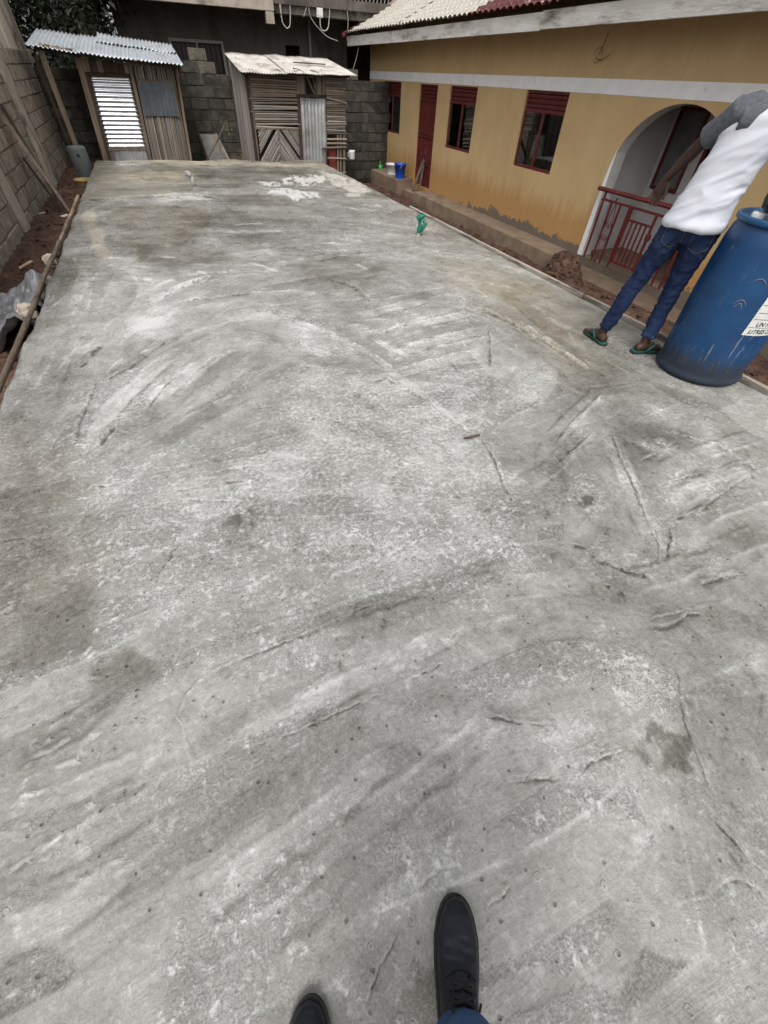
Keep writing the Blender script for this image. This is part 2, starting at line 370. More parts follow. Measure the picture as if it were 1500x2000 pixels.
poly([(1120,935),(1165,930),(1185,985),(1155,1010),(1110,970)], .03, .12, .1, .9, .05, .12, 43, rag=.2)
poly([(1130,970),(1155,968),(1165,990),(1150,1000),(1130,985)], .012, -.3, .5, .0, .1, .08, 44, rag=.25)
poly([(1230,860),(1290,855),(1330,880),(1280,890)], .05, .22, .1, .8, .1, .1, 45, rag=.25)
poly([(560,625),(640,640),(700,680),(690,700),(570,690),(545,660)], .08, .1, .15, .4, 0, .12, 46)
poly([(250,610),(360,600),(340,640),(240,650)], .08, .08, .3, .1, 0, .15, 47)
# placed trowel passes
band([(1180,835),(1200,890),(1230,950),(1252,1010),(1280,1065),(1290,1100)], .10, .05, .006, 1, .3)
band([(1145,840),(1080,910),(1000,960)], .09, -.03, .004, 2, .3); band([(1170,760),(1085,850),(1060,890)], .09, .03, .005, 3)
band([(900,600),(965,615),(1010,635),(1060,668),(1150,722)], .16, .05, .008, 4, .3, .4, .2); band([(960,560),(1040,610),(1130,690)], .2, -.03, .006, 5, .1, .5, .3)
for i, yy in enumerate((640, 660, 680, 700, 722)): band([(745,yy+20),(850,yy-12),(950,yy-34)], .14, .05*(-1)**i, .006, 10+i, .4)
for i, (a, b) in enumerate((((160,870),(330,700)), ((200,740),(420,640)), ((285,800),(430,690)), ((350,790),(480,680)), ((120,720),(200,670)), ((300,880),(480,770)), ((290,595),(430,535)), ((350,600),(500,570)))):
    band([a, ((a[0]+b[0])/2-6, (a[1]+b[1])/2-4), b], .14, .07*(-1)**i, .006, 20+i, .1, .4)
for i, yy in enumerate((505, 520, 532, 545)): band([(150,yy+4),(240,yy),(300,yy+6)], .1, .05*(-1)**i, .007, 40+i, .05, .5)
for i, (a, b) in enumerate((((1490,900),(1300,985)), ((1500,960),(1330,1030)), ((1480,850),(1240,940)), ((1500,1040),(1290,1130)), ((1430,1090),(1200,1150)))):
    band([a, ((a[0]+b[0])/2, (a[1]+b[1])/2-8), b], .1, .05*(-1)**i, .004, 50+i, .2)
for i, (a, b) in enumerate((((60,1700),(420,1480)), ((200,1760),(560,1500)), ((380,1780),(760,1480)), ((480,1850),(900,1560)), ((120,1560),(420,1400)), ((560,1720),(960,1420)), ((0,1850),(260,1700)), ((20,1480),(260,1340)), ((420,1450),(900,1230)), ((520,1240),(1000,1080)))):
    band([a, ((a[0]+b[0])/2+6, (a[1]+b[1])/2+10), b], .085, .07*(-1)**i, .0035, 60+i, None, .4)
band([(150,640),(190,560),(215,520)], .16, -.05, .004, 80, .1); band([(95,760),(140,660)], .14, -.05, .004, 81, .2)
band([(560,622),(640,650),(720,690),(790,745),(850,790),(930,850)], .07, .1, .007, 82, .5)
for i, (a, b) in enumerate((((430,455),(560,450)), ((390,500),(600,470)), ((620,480),(760,470)), ((640,430),(760,440)), ((520,520),(660,500)), ((760,590),(900,560)), ((700,620),(840,585)))):
    band([a, b], .16, .06*(-1)**i, .006, 90+i, .2, .5)
for i, (a, b) in enumerate((((310,502),(345,504)), ((382,530),(402,534)), ((480,512),(545,530)), ((690,515),(720,528)), ((680,405),(700,412)), ((300,560),(345,545)), ((725,660),(800,700)), ((1105,690),(1150,722)), ((455,440),(520,436)))):
    band([a, b], .07, .17, .005, 110+i, .5, .1)
# torn edges and cracks
CRK = []
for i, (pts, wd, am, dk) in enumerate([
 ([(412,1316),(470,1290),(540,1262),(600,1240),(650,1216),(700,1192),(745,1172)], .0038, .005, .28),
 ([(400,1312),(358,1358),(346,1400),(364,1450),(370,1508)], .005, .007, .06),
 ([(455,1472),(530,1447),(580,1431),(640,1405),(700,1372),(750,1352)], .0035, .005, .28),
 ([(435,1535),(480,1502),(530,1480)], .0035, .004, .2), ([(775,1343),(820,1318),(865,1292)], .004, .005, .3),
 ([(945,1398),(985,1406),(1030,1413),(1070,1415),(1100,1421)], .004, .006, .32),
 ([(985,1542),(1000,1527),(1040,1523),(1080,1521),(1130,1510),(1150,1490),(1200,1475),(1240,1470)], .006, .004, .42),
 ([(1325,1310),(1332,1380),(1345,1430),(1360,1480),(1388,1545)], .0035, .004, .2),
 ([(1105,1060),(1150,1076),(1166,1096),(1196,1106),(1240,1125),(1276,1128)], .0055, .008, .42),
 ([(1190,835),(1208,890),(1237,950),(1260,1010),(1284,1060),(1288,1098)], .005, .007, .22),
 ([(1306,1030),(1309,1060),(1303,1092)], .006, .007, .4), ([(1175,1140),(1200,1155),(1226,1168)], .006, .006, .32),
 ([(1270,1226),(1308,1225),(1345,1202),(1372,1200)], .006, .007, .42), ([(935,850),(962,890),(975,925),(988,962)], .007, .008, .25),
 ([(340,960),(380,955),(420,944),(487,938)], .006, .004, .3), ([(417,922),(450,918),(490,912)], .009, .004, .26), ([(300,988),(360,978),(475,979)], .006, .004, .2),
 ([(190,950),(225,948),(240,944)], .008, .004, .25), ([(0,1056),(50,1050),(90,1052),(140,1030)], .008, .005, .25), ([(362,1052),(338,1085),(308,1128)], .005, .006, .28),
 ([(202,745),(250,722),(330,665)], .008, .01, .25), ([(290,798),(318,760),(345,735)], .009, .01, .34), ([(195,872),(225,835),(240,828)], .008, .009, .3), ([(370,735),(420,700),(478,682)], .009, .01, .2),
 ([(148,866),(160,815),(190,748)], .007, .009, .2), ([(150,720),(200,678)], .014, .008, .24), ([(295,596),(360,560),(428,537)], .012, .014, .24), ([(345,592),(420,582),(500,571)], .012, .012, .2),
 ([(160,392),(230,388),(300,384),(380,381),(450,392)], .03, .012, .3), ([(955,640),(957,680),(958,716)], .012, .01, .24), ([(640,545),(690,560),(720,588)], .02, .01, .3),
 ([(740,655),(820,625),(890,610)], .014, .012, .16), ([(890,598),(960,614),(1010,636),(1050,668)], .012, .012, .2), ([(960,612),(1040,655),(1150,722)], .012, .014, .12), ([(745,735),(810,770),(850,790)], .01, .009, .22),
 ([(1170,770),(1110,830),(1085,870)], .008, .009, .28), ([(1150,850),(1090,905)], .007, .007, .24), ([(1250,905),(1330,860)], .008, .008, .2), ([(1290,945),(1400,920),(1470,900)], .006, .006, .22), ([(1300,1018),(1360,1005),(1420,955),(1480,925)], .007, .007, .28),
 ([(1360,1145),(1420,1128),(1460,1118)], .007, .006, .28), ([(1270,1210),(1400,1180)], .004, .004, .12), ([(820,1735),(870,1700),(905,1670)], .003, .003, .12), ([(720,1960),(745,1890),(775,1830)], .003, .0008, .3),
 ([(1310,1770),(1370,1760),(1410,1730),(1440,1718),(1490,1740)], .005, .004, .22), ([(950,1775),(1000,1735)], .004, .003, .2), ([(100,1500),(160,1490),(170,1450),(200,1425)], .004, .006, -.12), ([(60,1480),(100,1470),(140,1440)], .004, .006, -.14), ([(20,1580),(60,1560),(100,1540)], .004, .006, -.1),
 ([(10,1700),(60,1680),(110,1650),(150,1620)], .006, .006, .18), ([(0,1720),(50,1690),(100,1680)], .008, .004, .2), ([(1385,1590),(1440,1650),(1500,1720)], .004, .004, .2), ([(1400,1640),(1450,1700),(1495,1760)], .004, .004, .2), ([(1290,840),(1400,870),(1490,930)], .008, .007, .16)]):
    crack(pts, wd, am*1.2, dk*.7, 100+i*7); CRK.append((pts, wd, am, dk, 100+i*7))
# footprints of splashed laitance in the left foreground
for i in range(46):
    cx = rng.uniform(30, 240); cy = 1150+ (240-cx)*1.9 + rng.normal(0, 45)
    an = rng.uniform(-.9, .3); l = rng.uniform(8, 26)
    if 1120 < cy < 1680: band([(cx, cy), (cx+l*.5*math.cos(an), cy+l*.5*math.sin(an)-4), (cx+l*math.cos(an), cy+l*math.sin(an))], .012, .09, .004, 200+i, .2, .2)
hgt = np.clip(hgt, -.012, .022); tone = np.clip(tone, .02, 1.15); brown = np.clip(brown, -.2, 1); wet = np.clip(wet, 0, 1); crust = np.clip(crust, 0, 1)
edge = np.minimum(np.minimum(GX-SX0, SX1-GX), SY1-GY)
hgt -= .018*np.exp(-(edge/.02)**2)*(.4+fbm(GX*9, GY*9, 88, 3)) + .006*np.exp(-(edge/.09)**2)
# ragged outline: the sheet's rim wanders a little
off = (fbm(GX*3, GY*3, 90, 3)-.5)*.05
VX = GX + off*np.exp(-((GX-SX0)/.05)**2) + off*np.exp(-((SX1-GX)/.05)**2)*.5; VY = GY + 2.0*(fbm(GX*1.2, GX*0, 91, 3)-.5)*.35*np.exp(-((SY1-GY)/.25)**2) - .12*(GX-1)*np.clip((GY-9)/3.5, 0, 1)
nv = nx*ny
co = np.empty((nv, 3)); co[:, 0] = VX.ravel(); co[:, 1] = VY.ravel(); co[:, 2] = hgt.ravel()
# skirt round the rim down to the soil
idx = np.arange(nv).reshape(ny, nx)
rim = np.concatenate([idx[0, :], idx[1:, -1], idx[-1, -2::-1], idx[-2:0:-1, 0]])
sk_co = co[rim].copy(); sk_co[:, 2] = -1.05
allco = np.concatenate([co, sk_co])
a, b, c_, d_ = idx[:-1, :-1].ravel(), idx[:-1, 1:].ravel(), idx[1:, 1:].ravel(), idx[1:, :-1].ravel()
quads = np.stack([a, b, c_, d_], 1)
m_ = len(rim); j_ = np.arange(m_); j2 = (j_+1) % m_
skq = np.stack([rim[j2], rim[j_], nv+j_, nv+j2], 1)
quads = np.concatenate([quads, skq]); nq = len(quads)
me = bpy.data.meshes.new('concrete_slab')
me.vertices.add(len(allco)); me.vertices.foreach_set('co', allco.ravel())
me.loops.add(nq*4); me.loops.foreach_set('vertex_index', quads.ravel().astype(np.int32))
me.polygons.add(nq); me.polygons.foreach_set('loop_start', np.arange(0, nq*4, 4, dtype=np.int32)); me.polygons.foreach_set('loop_total', np.full(nq, 4, np.int32))
me.update(calc_edges=True)
sm = np.ones(nq, bool); sm[-m_:] = False; me.polygons.foreach_set('use_smooth', sm)
def attr(n, arr):
    at = me.attributes.new(n, 'FLOAT', 'POINT'); at.data.foreach_set('value', np.concatenate([arr.ravel(), arr.ravel()[rim]]).astype(np.float32))
dux = np.abs(np.diff(fu, axis=1))+np.abs(np.diff(fv, axis=1)) > 3*np.diff(gxs)[None, :]; duy = np.abs(np.diff(fu, axis=0))+np.abs(np.diff(fv, axis=0)) > 3*np.diff(gys)[:, None]
seam = np.zeros_like(GX); seam[:, 1:] += dux; seam[:, :-1] += dux; seam[1:, :] += duy; seam[:-1, :] += duy; seam = np.clip(seam, 0, 1)
for n_, arr in (('tone', tone), ('crust', crust), ('wet', wet), ('brown', brown), ('seam', seam)): attr(n_, arr)
at = me.attributes.new('flow', 'FLOAT_VECTOR', 'POINT'); fl = np.zeros((len(allco), 3), np.float32); fl[:nv, 0] = fu.ravel(); fl[:nv, 1] = fv.ravel(); fl[nv:, 0] = allco[nv:, 0]+allco[nv:, 1]; fl[nv:, 1] = allco[nv:, 2]
at.data.foreach_set('vector', fl.ravel())
def slab_material():
    m, t, p = newmat('wet_concrete'); L = t.links.new
    A = lambda n: N(t, 'ShaderNodeAttribute', attribute_name=n)
    tc = N(t, 'ShaderNodeTexCoord'); ob = tc.outputs['Object']
    fl = A('flow').outputs['Vector']; tn = A('tone').outputs['Fac']; cr = A('crust').outputs['Fac']; we = A('wet').outputs['Fac']; br = A('brown').outputs['Fac']; sm = A('seam').outputs['Fac']
    mp = N(t, 'ShaderNodeMapping'); mp.inputs['Scale'].default_value = (6.5, 62, 1); L(fl, mp.inputs[0])
    s0 = N(t, 'ShaderNodeTexNoise', Scale=1.0, Detail=6, Roughness=.68); L(mp.outputs[0], s0.inputs['Vector'])
    c0 = lambda o: math_(t, 'SUBTRACT', o, .5)
    stc = math_(t, 'MULTIPLY', c0(s0.outputs[0]), math_(t, 'SUBTRACT', 1.0, sm))
    fa = N(t, 'ShaderNodeTexNoise', Scale=150, Detail=4, Roughness=.75); L(ob, fa.inputs['Vector'])
    fine = N(t, 'ShaderNodeTexNoise', Scale=46, Detail=7, Roughness=.72, Distortion=.3); L(ob, fine.inputs['Vector'])
    mid = N(t, 'ShaderNodeTexNoise', Scale=13, Detail=8, Roughness=.7, Distortion=.7); L(ob, mid.inputs['Vector'])
    fleck = ramp(t, math_(t, 'MULTIPLY_ADD', mid.outputs[0], .5, math_(t, 'MULTIPLY', fine.outputs[0], .6)), [(.52, (0, 0, 0)), (.63, (1, 1, 1))]).outputs[0]
    dpat = ramp(t, math_(t, 'MULTIPLY_ADD', mid.outputs[0], .7, math_(t, 'MULTIPLY', fine.outputs[0], .3)), [(.395, (1, 1, 1)), (.435, (0, 0, 0))]).outputs[0]
    def dots(scale, r0, r1, keep, ch, hollow=False):
        v = N(t, 'ShaderNodeTexVoronoi', Scale=scale, feature='F1'); wv = N(t, 'ShaderNodeVectorMath', operation='ADD'); L(ob, wv.inputs[0])
        sc = N(t, 'ShaderNodeVectorMath', operation='SCALE'); sc.inputs[3].default_value = .25/scale; L(fine.outputs['Color'], sc.inputs[0]); L(sc.outputs[0], wv.inputs[1]); L(wv.outputs[0], v.inputs['Vector'])
        se = N(t, 'ShaderNodeSeparateColor'); L(v.outputs['Color'], se.inputs[0])
        return math_(t, 'MULTIPLY', ramp(t, v.outputs['Distance'], [(r0-.08, (0, 0, 0)), (r0-.04, (1, 1, 1)), (r0, (1, 1, 1)), (r1, (0, 0, 0))] if hollow else [(r0, (1, 1, 1)), (r1, (0, 0, 0))]).outputs[0], ramp(t, se.outputs[ch], [(keep, (0, 0, 0)), (keep+.02, (1, 1, 1))]).outputs[0])
    pit = dots(34, .10, .20, .80, 0); pit2 = math_(t, 'ADD', dots(13, .03, .06, .80, 1), dots(29, .05, .09, .86, 2), clamp=True); ring = dots(21, .26, .30, .90, 2, True)
    x = math_(t, 'MULTIPLY_ADD', c0(tn), 1.35, .5)
    x = math_(t, 'MULTIPLY_ADD', stc, math_(t, 'MULTIPLY_ADD', cr, -.15, .25), x)
    x = math_(t, 'MULTIPLY_ADD', c0(fa.outputs[0]), math_(t, 'MULTIPLY_ADD', cr, 1.25, .5), x)
    x = math_(t, 'MULTIPLY_ADD', c0(fine.outputs[0]), math_(t, 'MULTIPLY_ADD', cr, .85, .5), x)
    x = math_(t, 'MULTIPLY_ADD', c0(mid.outputs[0]), .42, x)
    x = math_(t, 'ADD', x, math_(t, 'MULTIPLY', fleck, math_(t, 'MULTIPLY_ADD', cr, .20, .03)))
    x = math_(t, 'SUBTRACT', x, math_(t, 'MULTIPLY', dpat, math_(t, 'MULTIPLY_ADD', cr, .14, .07)))
    x = math_(t, 'SUBTRACT', x, math_(t, 'MULTIPLY', pit, .24)); x = math_(t, 'SUBTRACT', x, math_(t, 'MULTIPLY', pit2, .36)); x = math_(t, 'MULTIPLY_ADD', ring, .10, x)
    x = math_(t, 'SUBTRACT', x, math_(t, 'MULTIPLY', we, .05))
    col = ramp(t, x, [(.0, (.042, .039, .031)), (.25, (.112, .107, .092)), (.5, (.215, .210, .190)), (.75, (.340, .336, .315)), (1.0, (.55, .55, .53))]).outputs[0]
    col = mixc(t, math_(t, 'MULTIPLY', br, .75, clamp=True), col, mixc(t, 1.0, col, (1.0, .84, .60), 'MULTIPLY'))
    L(col, p.inputs['Base Color'])
    rg = math_(t, 'MULTIPLY_ADD', we, -.52, .62); rg = math_(t, 'MULTIPLY_ADD', c0(mid.outputs[0]), .6, rg); L(math_(t, 'MAXIMUM', rg, .18), p.inputs['Roughness'])
    p.inputs['Specular IOR Level'].default_value = .45
    h = math_(t, 'MULTIPLY', stc, .4); h = math_(t, 'MULTIPLY_ADD', fine.outputs[0], math_(t, 'MULTIPLY_ADD', cr, .6, .35), h); h = math_(t, 'MULTIPLY_ADD', fa.outputs[0], math_(t, 'MULTIPLY', cr, .35), h); h = math_(t, 'MULTIPLY_ADD', fleck, math_(t, 'MULTIPLY_ADD', cr, .4, .08), h)
    h = math_(t, 'SUBTRACT', h, math_(t, 'MULTIPLY', pit, .6)); h = math_(t, 'SUBTRACT', h, pit2); h = math_(t, 'MULTIPLY_ADD', ring, .3, h)
    b = N(t, 'ShaderNodeBump', Strength=.9, Distance=.008); L(h, b.inputs['Height']); L(b.outputs[0], p.inputs['Normal'])
    return m
slab = link('concrete_slab', me, slab_material())
tag(slab, kind='structure', label='freshly trowelled grey concrete slab with swirls and damp patches')

# the lips themselves: narrow torn wedges of mortar standing on the sheet along each crack
def sample(arr, x, y):
    i = np.clip(np.searchsorted(gxs, x), 1, nx-1); j = np.clip(np.searchsorted(gys, y), 1, ny-1); return arr[j, i]
slab_m = slab.data.materials[0]
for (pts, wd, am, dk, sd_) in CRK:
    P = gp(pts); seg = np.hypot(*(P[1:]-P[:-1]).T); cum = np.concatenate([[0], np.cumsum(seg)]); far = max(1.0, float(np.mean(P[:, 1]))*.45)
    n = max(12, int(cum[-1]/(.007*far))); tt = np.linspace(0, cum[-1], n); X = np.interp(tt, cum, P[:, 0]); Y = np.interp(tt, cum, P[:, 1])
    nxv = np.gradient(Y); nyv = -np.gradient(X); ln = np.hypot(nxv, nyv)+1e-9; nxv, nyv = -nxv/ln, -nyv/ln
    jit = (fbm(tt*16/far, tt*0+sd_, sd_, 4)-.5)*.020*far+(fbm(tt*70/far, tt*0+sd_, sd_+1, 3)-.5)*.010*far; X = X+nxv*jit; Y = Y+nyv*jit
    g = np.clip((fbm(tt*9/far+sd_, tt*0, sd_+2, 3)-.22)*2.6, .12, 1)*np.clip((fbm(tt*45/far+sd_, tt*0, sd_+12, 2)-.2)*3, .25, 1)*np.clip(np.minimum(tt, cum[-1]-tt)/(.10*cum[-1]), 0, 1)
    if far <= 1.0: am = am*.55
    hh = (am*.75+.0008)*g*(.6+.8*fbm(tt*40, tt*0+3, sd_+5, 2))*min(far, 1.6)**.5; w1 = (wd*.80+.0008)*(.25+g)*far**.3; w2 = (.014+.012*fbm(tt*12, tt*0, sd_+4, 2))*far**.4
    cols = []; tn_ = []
    for (o_, z_, dt_) in ((-w1*1.9, 0*hh-.0015, 0.0), (-w1*.9, 0*hh+.0012, -dk*.65*g), (0*w1, 0*hh+.0016, -dk*.95*g), (w1*.35, hh+.0016, .10*g), (w1*.35+w2*.4, hh*.6+.0012, .03), (w1*.35+w2, 0*hh-.0020, 0.0)):  # damp and shade of the gap painted into the strip's tone
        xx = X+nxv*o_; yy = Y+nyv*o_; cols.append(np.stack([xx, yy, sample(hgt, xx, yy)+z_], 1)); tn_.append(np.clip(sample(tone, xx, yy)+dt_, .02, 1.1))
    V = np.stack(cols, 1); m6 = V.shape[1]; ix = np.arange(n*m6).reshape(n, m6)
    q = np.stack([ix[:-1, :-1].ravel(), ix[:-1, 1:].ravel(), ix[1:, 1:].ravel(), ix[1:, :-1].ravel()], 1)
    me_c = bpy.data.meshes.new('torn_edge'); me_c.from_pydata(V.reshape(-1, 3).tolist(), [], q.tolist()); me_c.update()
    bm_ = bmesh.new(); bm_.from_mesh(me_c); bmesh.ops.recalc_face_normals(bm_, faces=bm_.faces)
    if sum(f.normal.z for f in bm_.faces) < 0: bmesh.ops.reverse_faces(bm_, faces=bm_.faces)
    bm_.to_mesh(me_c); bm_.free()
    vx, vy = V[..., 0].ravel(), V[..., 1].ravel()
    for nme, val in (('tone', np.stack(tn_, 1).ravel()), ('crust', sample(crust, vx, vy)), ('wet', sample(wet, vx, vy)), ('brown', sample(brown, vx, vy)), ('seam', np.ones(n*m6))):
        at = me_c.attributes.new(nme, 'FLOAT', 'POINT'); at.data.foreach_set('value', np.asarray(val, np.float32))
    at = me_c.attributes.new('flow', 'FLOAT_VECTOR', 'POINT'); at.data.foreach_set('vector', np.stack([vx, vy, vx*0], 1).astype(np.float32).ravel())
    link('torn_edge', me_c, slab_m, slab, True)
# ================================================================== ground and soil
def ground_z(x, y):
    t = np.clip((x+2.0)/7.6, 0, 1); z = -.32-.62*t
    z = z + .10*np.exp(-((x-SX0+.12)/.22)**2)                 # soil banked against the left form
    z = z + .36*np.clip((x-3.4)/.3, 0, 1)*np.clip((6.0-x)/.7, 0, 1)*np.clip((6.0-y)/1.1, 0, 1)   # spoil thrown up beside the porch
    z = z - .10*np.clip((x-3.45)/.05, 0, 1)*np.clip((3.85-x)/.3, 0, 1)*np.clip((6.0-y)/1.1, 0, 1)
    z = z + .13*(fbm(x*1.4, y*1.4, 301, 4)-.5) + .11*(fbm(x*6, y*6, 302, 4)-.5) + .06*(fbm(x*19, y*19, 303, 3)-.5)
    return z
soil = pmat('red_soil', (.034, .016, .010), (.12, .062, .040), 9, .95, 1.0, 45, stain=(.17, .10, .066), stain_scale=2.2, stain_lo=.55, stain_hi=.75, dist=.03)
xs_ = spaced([(-60, -8, 8, 1.2), (-8, -2.6, .5, .1), (-2.6, -1.2, .03, .03), (-1.2, 3.4, .3, .3), (3.4, 6.9, .035, .035), (6.9, 20, .5, 2), (20, 70, 8, 10)])
ys_ = spaced([(-60, -6, 8, 1.2), (-6, 1, .5, .06), (1, 9, .04, .05), (9, 18, .06, .09), (18, 30, .5, 2), (30, 90, 8, 12)])
gX, gY = np.meshgrid(xs_, ys_); gZ = ground_z(gX, gY)
me_g = bpy.data.meshes.new('ground'); nn = len(xs_)
ii = np.arange(gX.size).reshape(gX.shape)
q_ = np.stack([ii[:-1, :-1].ravel(), ii[:-1, 1:].ravel(), ii[1:, 1:].ravel(), ii[1:, :-1].ravel()], 1)
me_g.from_pydata(np.stack([gX.ravel(), gY.ravel(), gZ.ravel()], 1).tolist(), [], q_.tolist())
tag(link('ground', me_g, soil, None, True), kind='structure', label='dark reddish brown soil around the slab')
def clod(mb, c, r, rnd):
    bm = bmesh.new(); bmesh.ops.create_icosphere(bm, subdivisions=1, radius=r)
    s = Vector((rnd.uniform(.7, 1.3), rnd.uniform(.7, 1.3), rnd.uniform(.5, .9)))
    vs = [tuple(Vector(c) + Vector((v.co.x*s.x, v.co.y*s.y, v.co.z*s.z))*rnd.uniform(.7, 1.25)) for v in bm.verts]
    mb.add(vs, [tuple(v.index for v in f.verts) for f in bm.faces]); bm.free()
rn = random.Random(3); mb = MB()
for k in range(3600):
    if k < 2600: x, y = rn.uniform(3.6, 6.1), rn.uniform(1.6, 6.2)
    elif k < 3000: x, y = rn.uniform(5.5, 6.2), rn.uniform(6, 15)
    else: x, y = rn.uniform(-2.05, -1.36), rn.uniform(2.5, 13)
    r = .008+.035*rn.random()**3; clod(mb, (x, y, float(ground_z(np.array(x), np.array(y)))+r*.3), r, rn)
for k in range(300):
    a, q = rn.uniform(0, 6.28), rn.random()**.6
    x, y = 5.85+.4*q*math.cos(a), 5.85+.6*q*math.sin(a); r = .012+.04*rn.random()**2; clod(mb, (x, y, float(ground_z(np.array(x), np.array(y)))+.0), r, rn)
tag(mb.build('soil_clods', soil), kind='stuff', label='loose clods of red brown soil')
# heaped spoil against the apron end
mb = MB(); P = []
for i in range(15):
    row = []
    for j in range(28):
        f = i/14; a = 2*math.pi*j/27; q = float(vnoise(np.array(3*math.cos(a)+i*.8), np.array(3*math.sin(a)), 31))
        rr = .30*(math.sin(f*math.pi/2))*(1+.22*(q-.5)) ; row.append((5.92+rr*.95*math.cos(a), 6.0+rr*1.25*math.sin(a), -.93+.42*math.cos(f*math.pi/2)*(1+.3*(q-.5)) - (.06 if i == 14 else 0)))
    P.append(row)
mb.grid(P)
for k in range(230):
    a = rn.uniform(0, 6.28); f = rn.random(); rr = .31*math.sin(f*math.pi/2)
    r = .010+.022*rn.random()**2; clod(mb, (5.92+rr*.95*math.cos(a), 6.0+rr*1.25*math.sin(a), -.93+.42*math.cos(f*math.pi/2)), r, rn)
tag(mb.build('soil_heap', soil, None), 'rounded heap of crumbly red soil at the end of the house apron', 'soil heap')

# ================================================================== the house
HX = 6.6; HY0, HY1 = 0.4, 17.0; HT = 2.35; FL = -.68
def house_paint():
    m, t, p = newmat('ochre_wall_paint'); L = t.links.new
    tc = N(t, 'ShaderNodeTexCoord'); ob = tc.outputs['Object']; sp = N(t, 'ShaderNodeSeparateXYZ'); L(ob, sp.inputs[0])
    n1 = N(t, 'ShaderNodeTexNoise', Scale=1.6, Detail=8, Roughness=.65); L(ob, n1.inputs['Vector'])
    col = ramp(t, n1.outputs[0], [(.3, (.50, .345, .165)), (.7, (.60, .43, .22))]).outputs[0]
    mp = N(t, 'ShaderNodeMapping'); mp.inputs['Scale'].default_value = (6, 6, .55); L(ob, mp.inputs[0])
    n2 = N(t, 'ShaderNodeTexNoise', Scale=1.3, Detail=7, Roughness=.7); L(mp.outputs[0], n2.inputs['Vector'])
    # rain-splashed orange tide above the apron, grey streaks, and plaster that has lost its paint
    hz = sp.outputs[2]
    tide = ramp(t, math_(t, 'MULTIPLY_ADD', n2.outputs[0], -.75, hz), [(.0, (1, 1, 1)), (.35, (0, 0, 0))]).outputs[0]
    col = mixc(t, math_(t, 'MULTIPLY', tide, .75), col, (.40, .20, .055))
    col = mixc(t, math_(t, 'MULTIPLY', ramp(t, n2.outputs[0], [(.55, (0, 0, 0)), (.8, (1, 1, 1))]).outputs[0], .35), col, (.30, .22, .13))
    n3 = N(t, 'ShaderNodeTexNoise', Scale=3.6, Detail=9, Roughness=.72); L(ob, n3.inputs['Vector'])
    far = ramp(t, sp.outputs[1], [(.0, (0, 0, 0)), (1, (1, 1, 1))])
    yy = math_(t, 'MULTIPLY', math_(t, 'SUBTRACT', sp.outputs[1], .6), .12, clamp=True)
    lo = math_(t, 'ADD', math_(t, 'MULTIPLY_ADD', n3.outputs[0], -.62, hz), yy)
    bare = ramp(t, lo, [(-.0, (1, 1, 1)), (.0, (1, 1, 1))]); bare.color_ramp.elements[0].position = 0.0; bare.color_ramp.elements[1].position = .012; bare.color_ramp.elements[1].color = (0, 0, 0, 1)
    lo2 = math_(t, 'ADD', lo, .20); L(lo2, bare.inputs[0])
    col = mixc(t, bare.outputs[0], col, (.155, .125, .095))
    L(col, p.inputs['Base Color']); p.inputs['Roughness'].default_value = .85
    nb = N(t, 'ShaderNodeTexNoise', Scale=60, Detail=5); L(ob, nb.inputs['Vector'])
    hh = math_(t, 'MULTIPLY_ADD', nb.outputs[0], .4, math_(t, 'MULTIPLY', bare.outputs[0], -1.0))
    b = N(t, 'ShaderNodeBump', Strength=.5, Distance=.008); L(hh, b.inputs['Height']); L(b.outputs[0], p.inputs['Normal'])
    return m
ochre = house_paint()
white_paint = pmat('chalky_white_paint', (.78, .78, .77), (.88, .88, .87), 3, .8, .3, 50, stain=(.33, .31, .28), stain_scale=2.5, stain_lo=.6, stain_hi=.8)
porch_paint = pmat('porch_white_paint', (.50, .49, .47), (.60, .59, .57), 2, .8, .2, 40)
maroon = pmat('maroon_paint', (.085, .012, .013), (.145, .022, .022), 6, .45, .15, 60, spec=.5)
grey_cement = pmat('stained_cement', (.155, .105, .070), (.25, .185, .13), 3.2, .9, .6, 45, stain=(.085, .06, .045), stain_scale=1.4, stain_lo=.52, stain_hi=.75)
glass_m, t_, p_ = newmat('window_glass')
p_.inputs['Base Color'].default_value = (.9, .92, .92, 1); p_.inputs['Roughness'].default_value = .03; p_.inputs['Specular IOR Level'].default_value = .5
mx = t_.nodes.new('ShaderNodeMixShader'); tr = t_.nodes.new('ShaderNodeBsdfTransparent'); gl = t_.nodes.new('ShaderNodeBsdfGlossy'); gl.inputs['Roughness'].default_value = .03; fr = t_.nodes.new('ShaderNodeFresnel'); fr.inputs[0].default_value = 1.55
tr.inputs[0].default_value = (.92, .94, .95, 1); gl.inputs[0].default_value = (.85, .88, .9, 1)
_fm = math_(t_, 'MULTIPLY_ADD', fr.outputs[0], 1.2, .16, clamp=True); t_.links.new(_fm, mx.inputs[0])
t_.links.new(tr.outputs[0], mx.inputs[1]); t_.links.new(gl.outputs[0], mx.inputs[2])
t_.links.new(mx.outputs[0], t_.nodes['Material Output'].inputs['Surface'])
curtain_m = pmat('net_curtain', (.50, .53, .55), (.72, .75, .77), 30, .9, .3, 80, stretch=(1, 1, .06))
dark_room = pmat('room_shade_plaster', (.05, .045, .04), (.08, .07, .06), 2, .9, .0)  # room shade put into the colour, darker than real plaster

house = thing('house', 'ochre house with white band, maroon windows and long tiled roof', 'house', (HX, 9, FL))
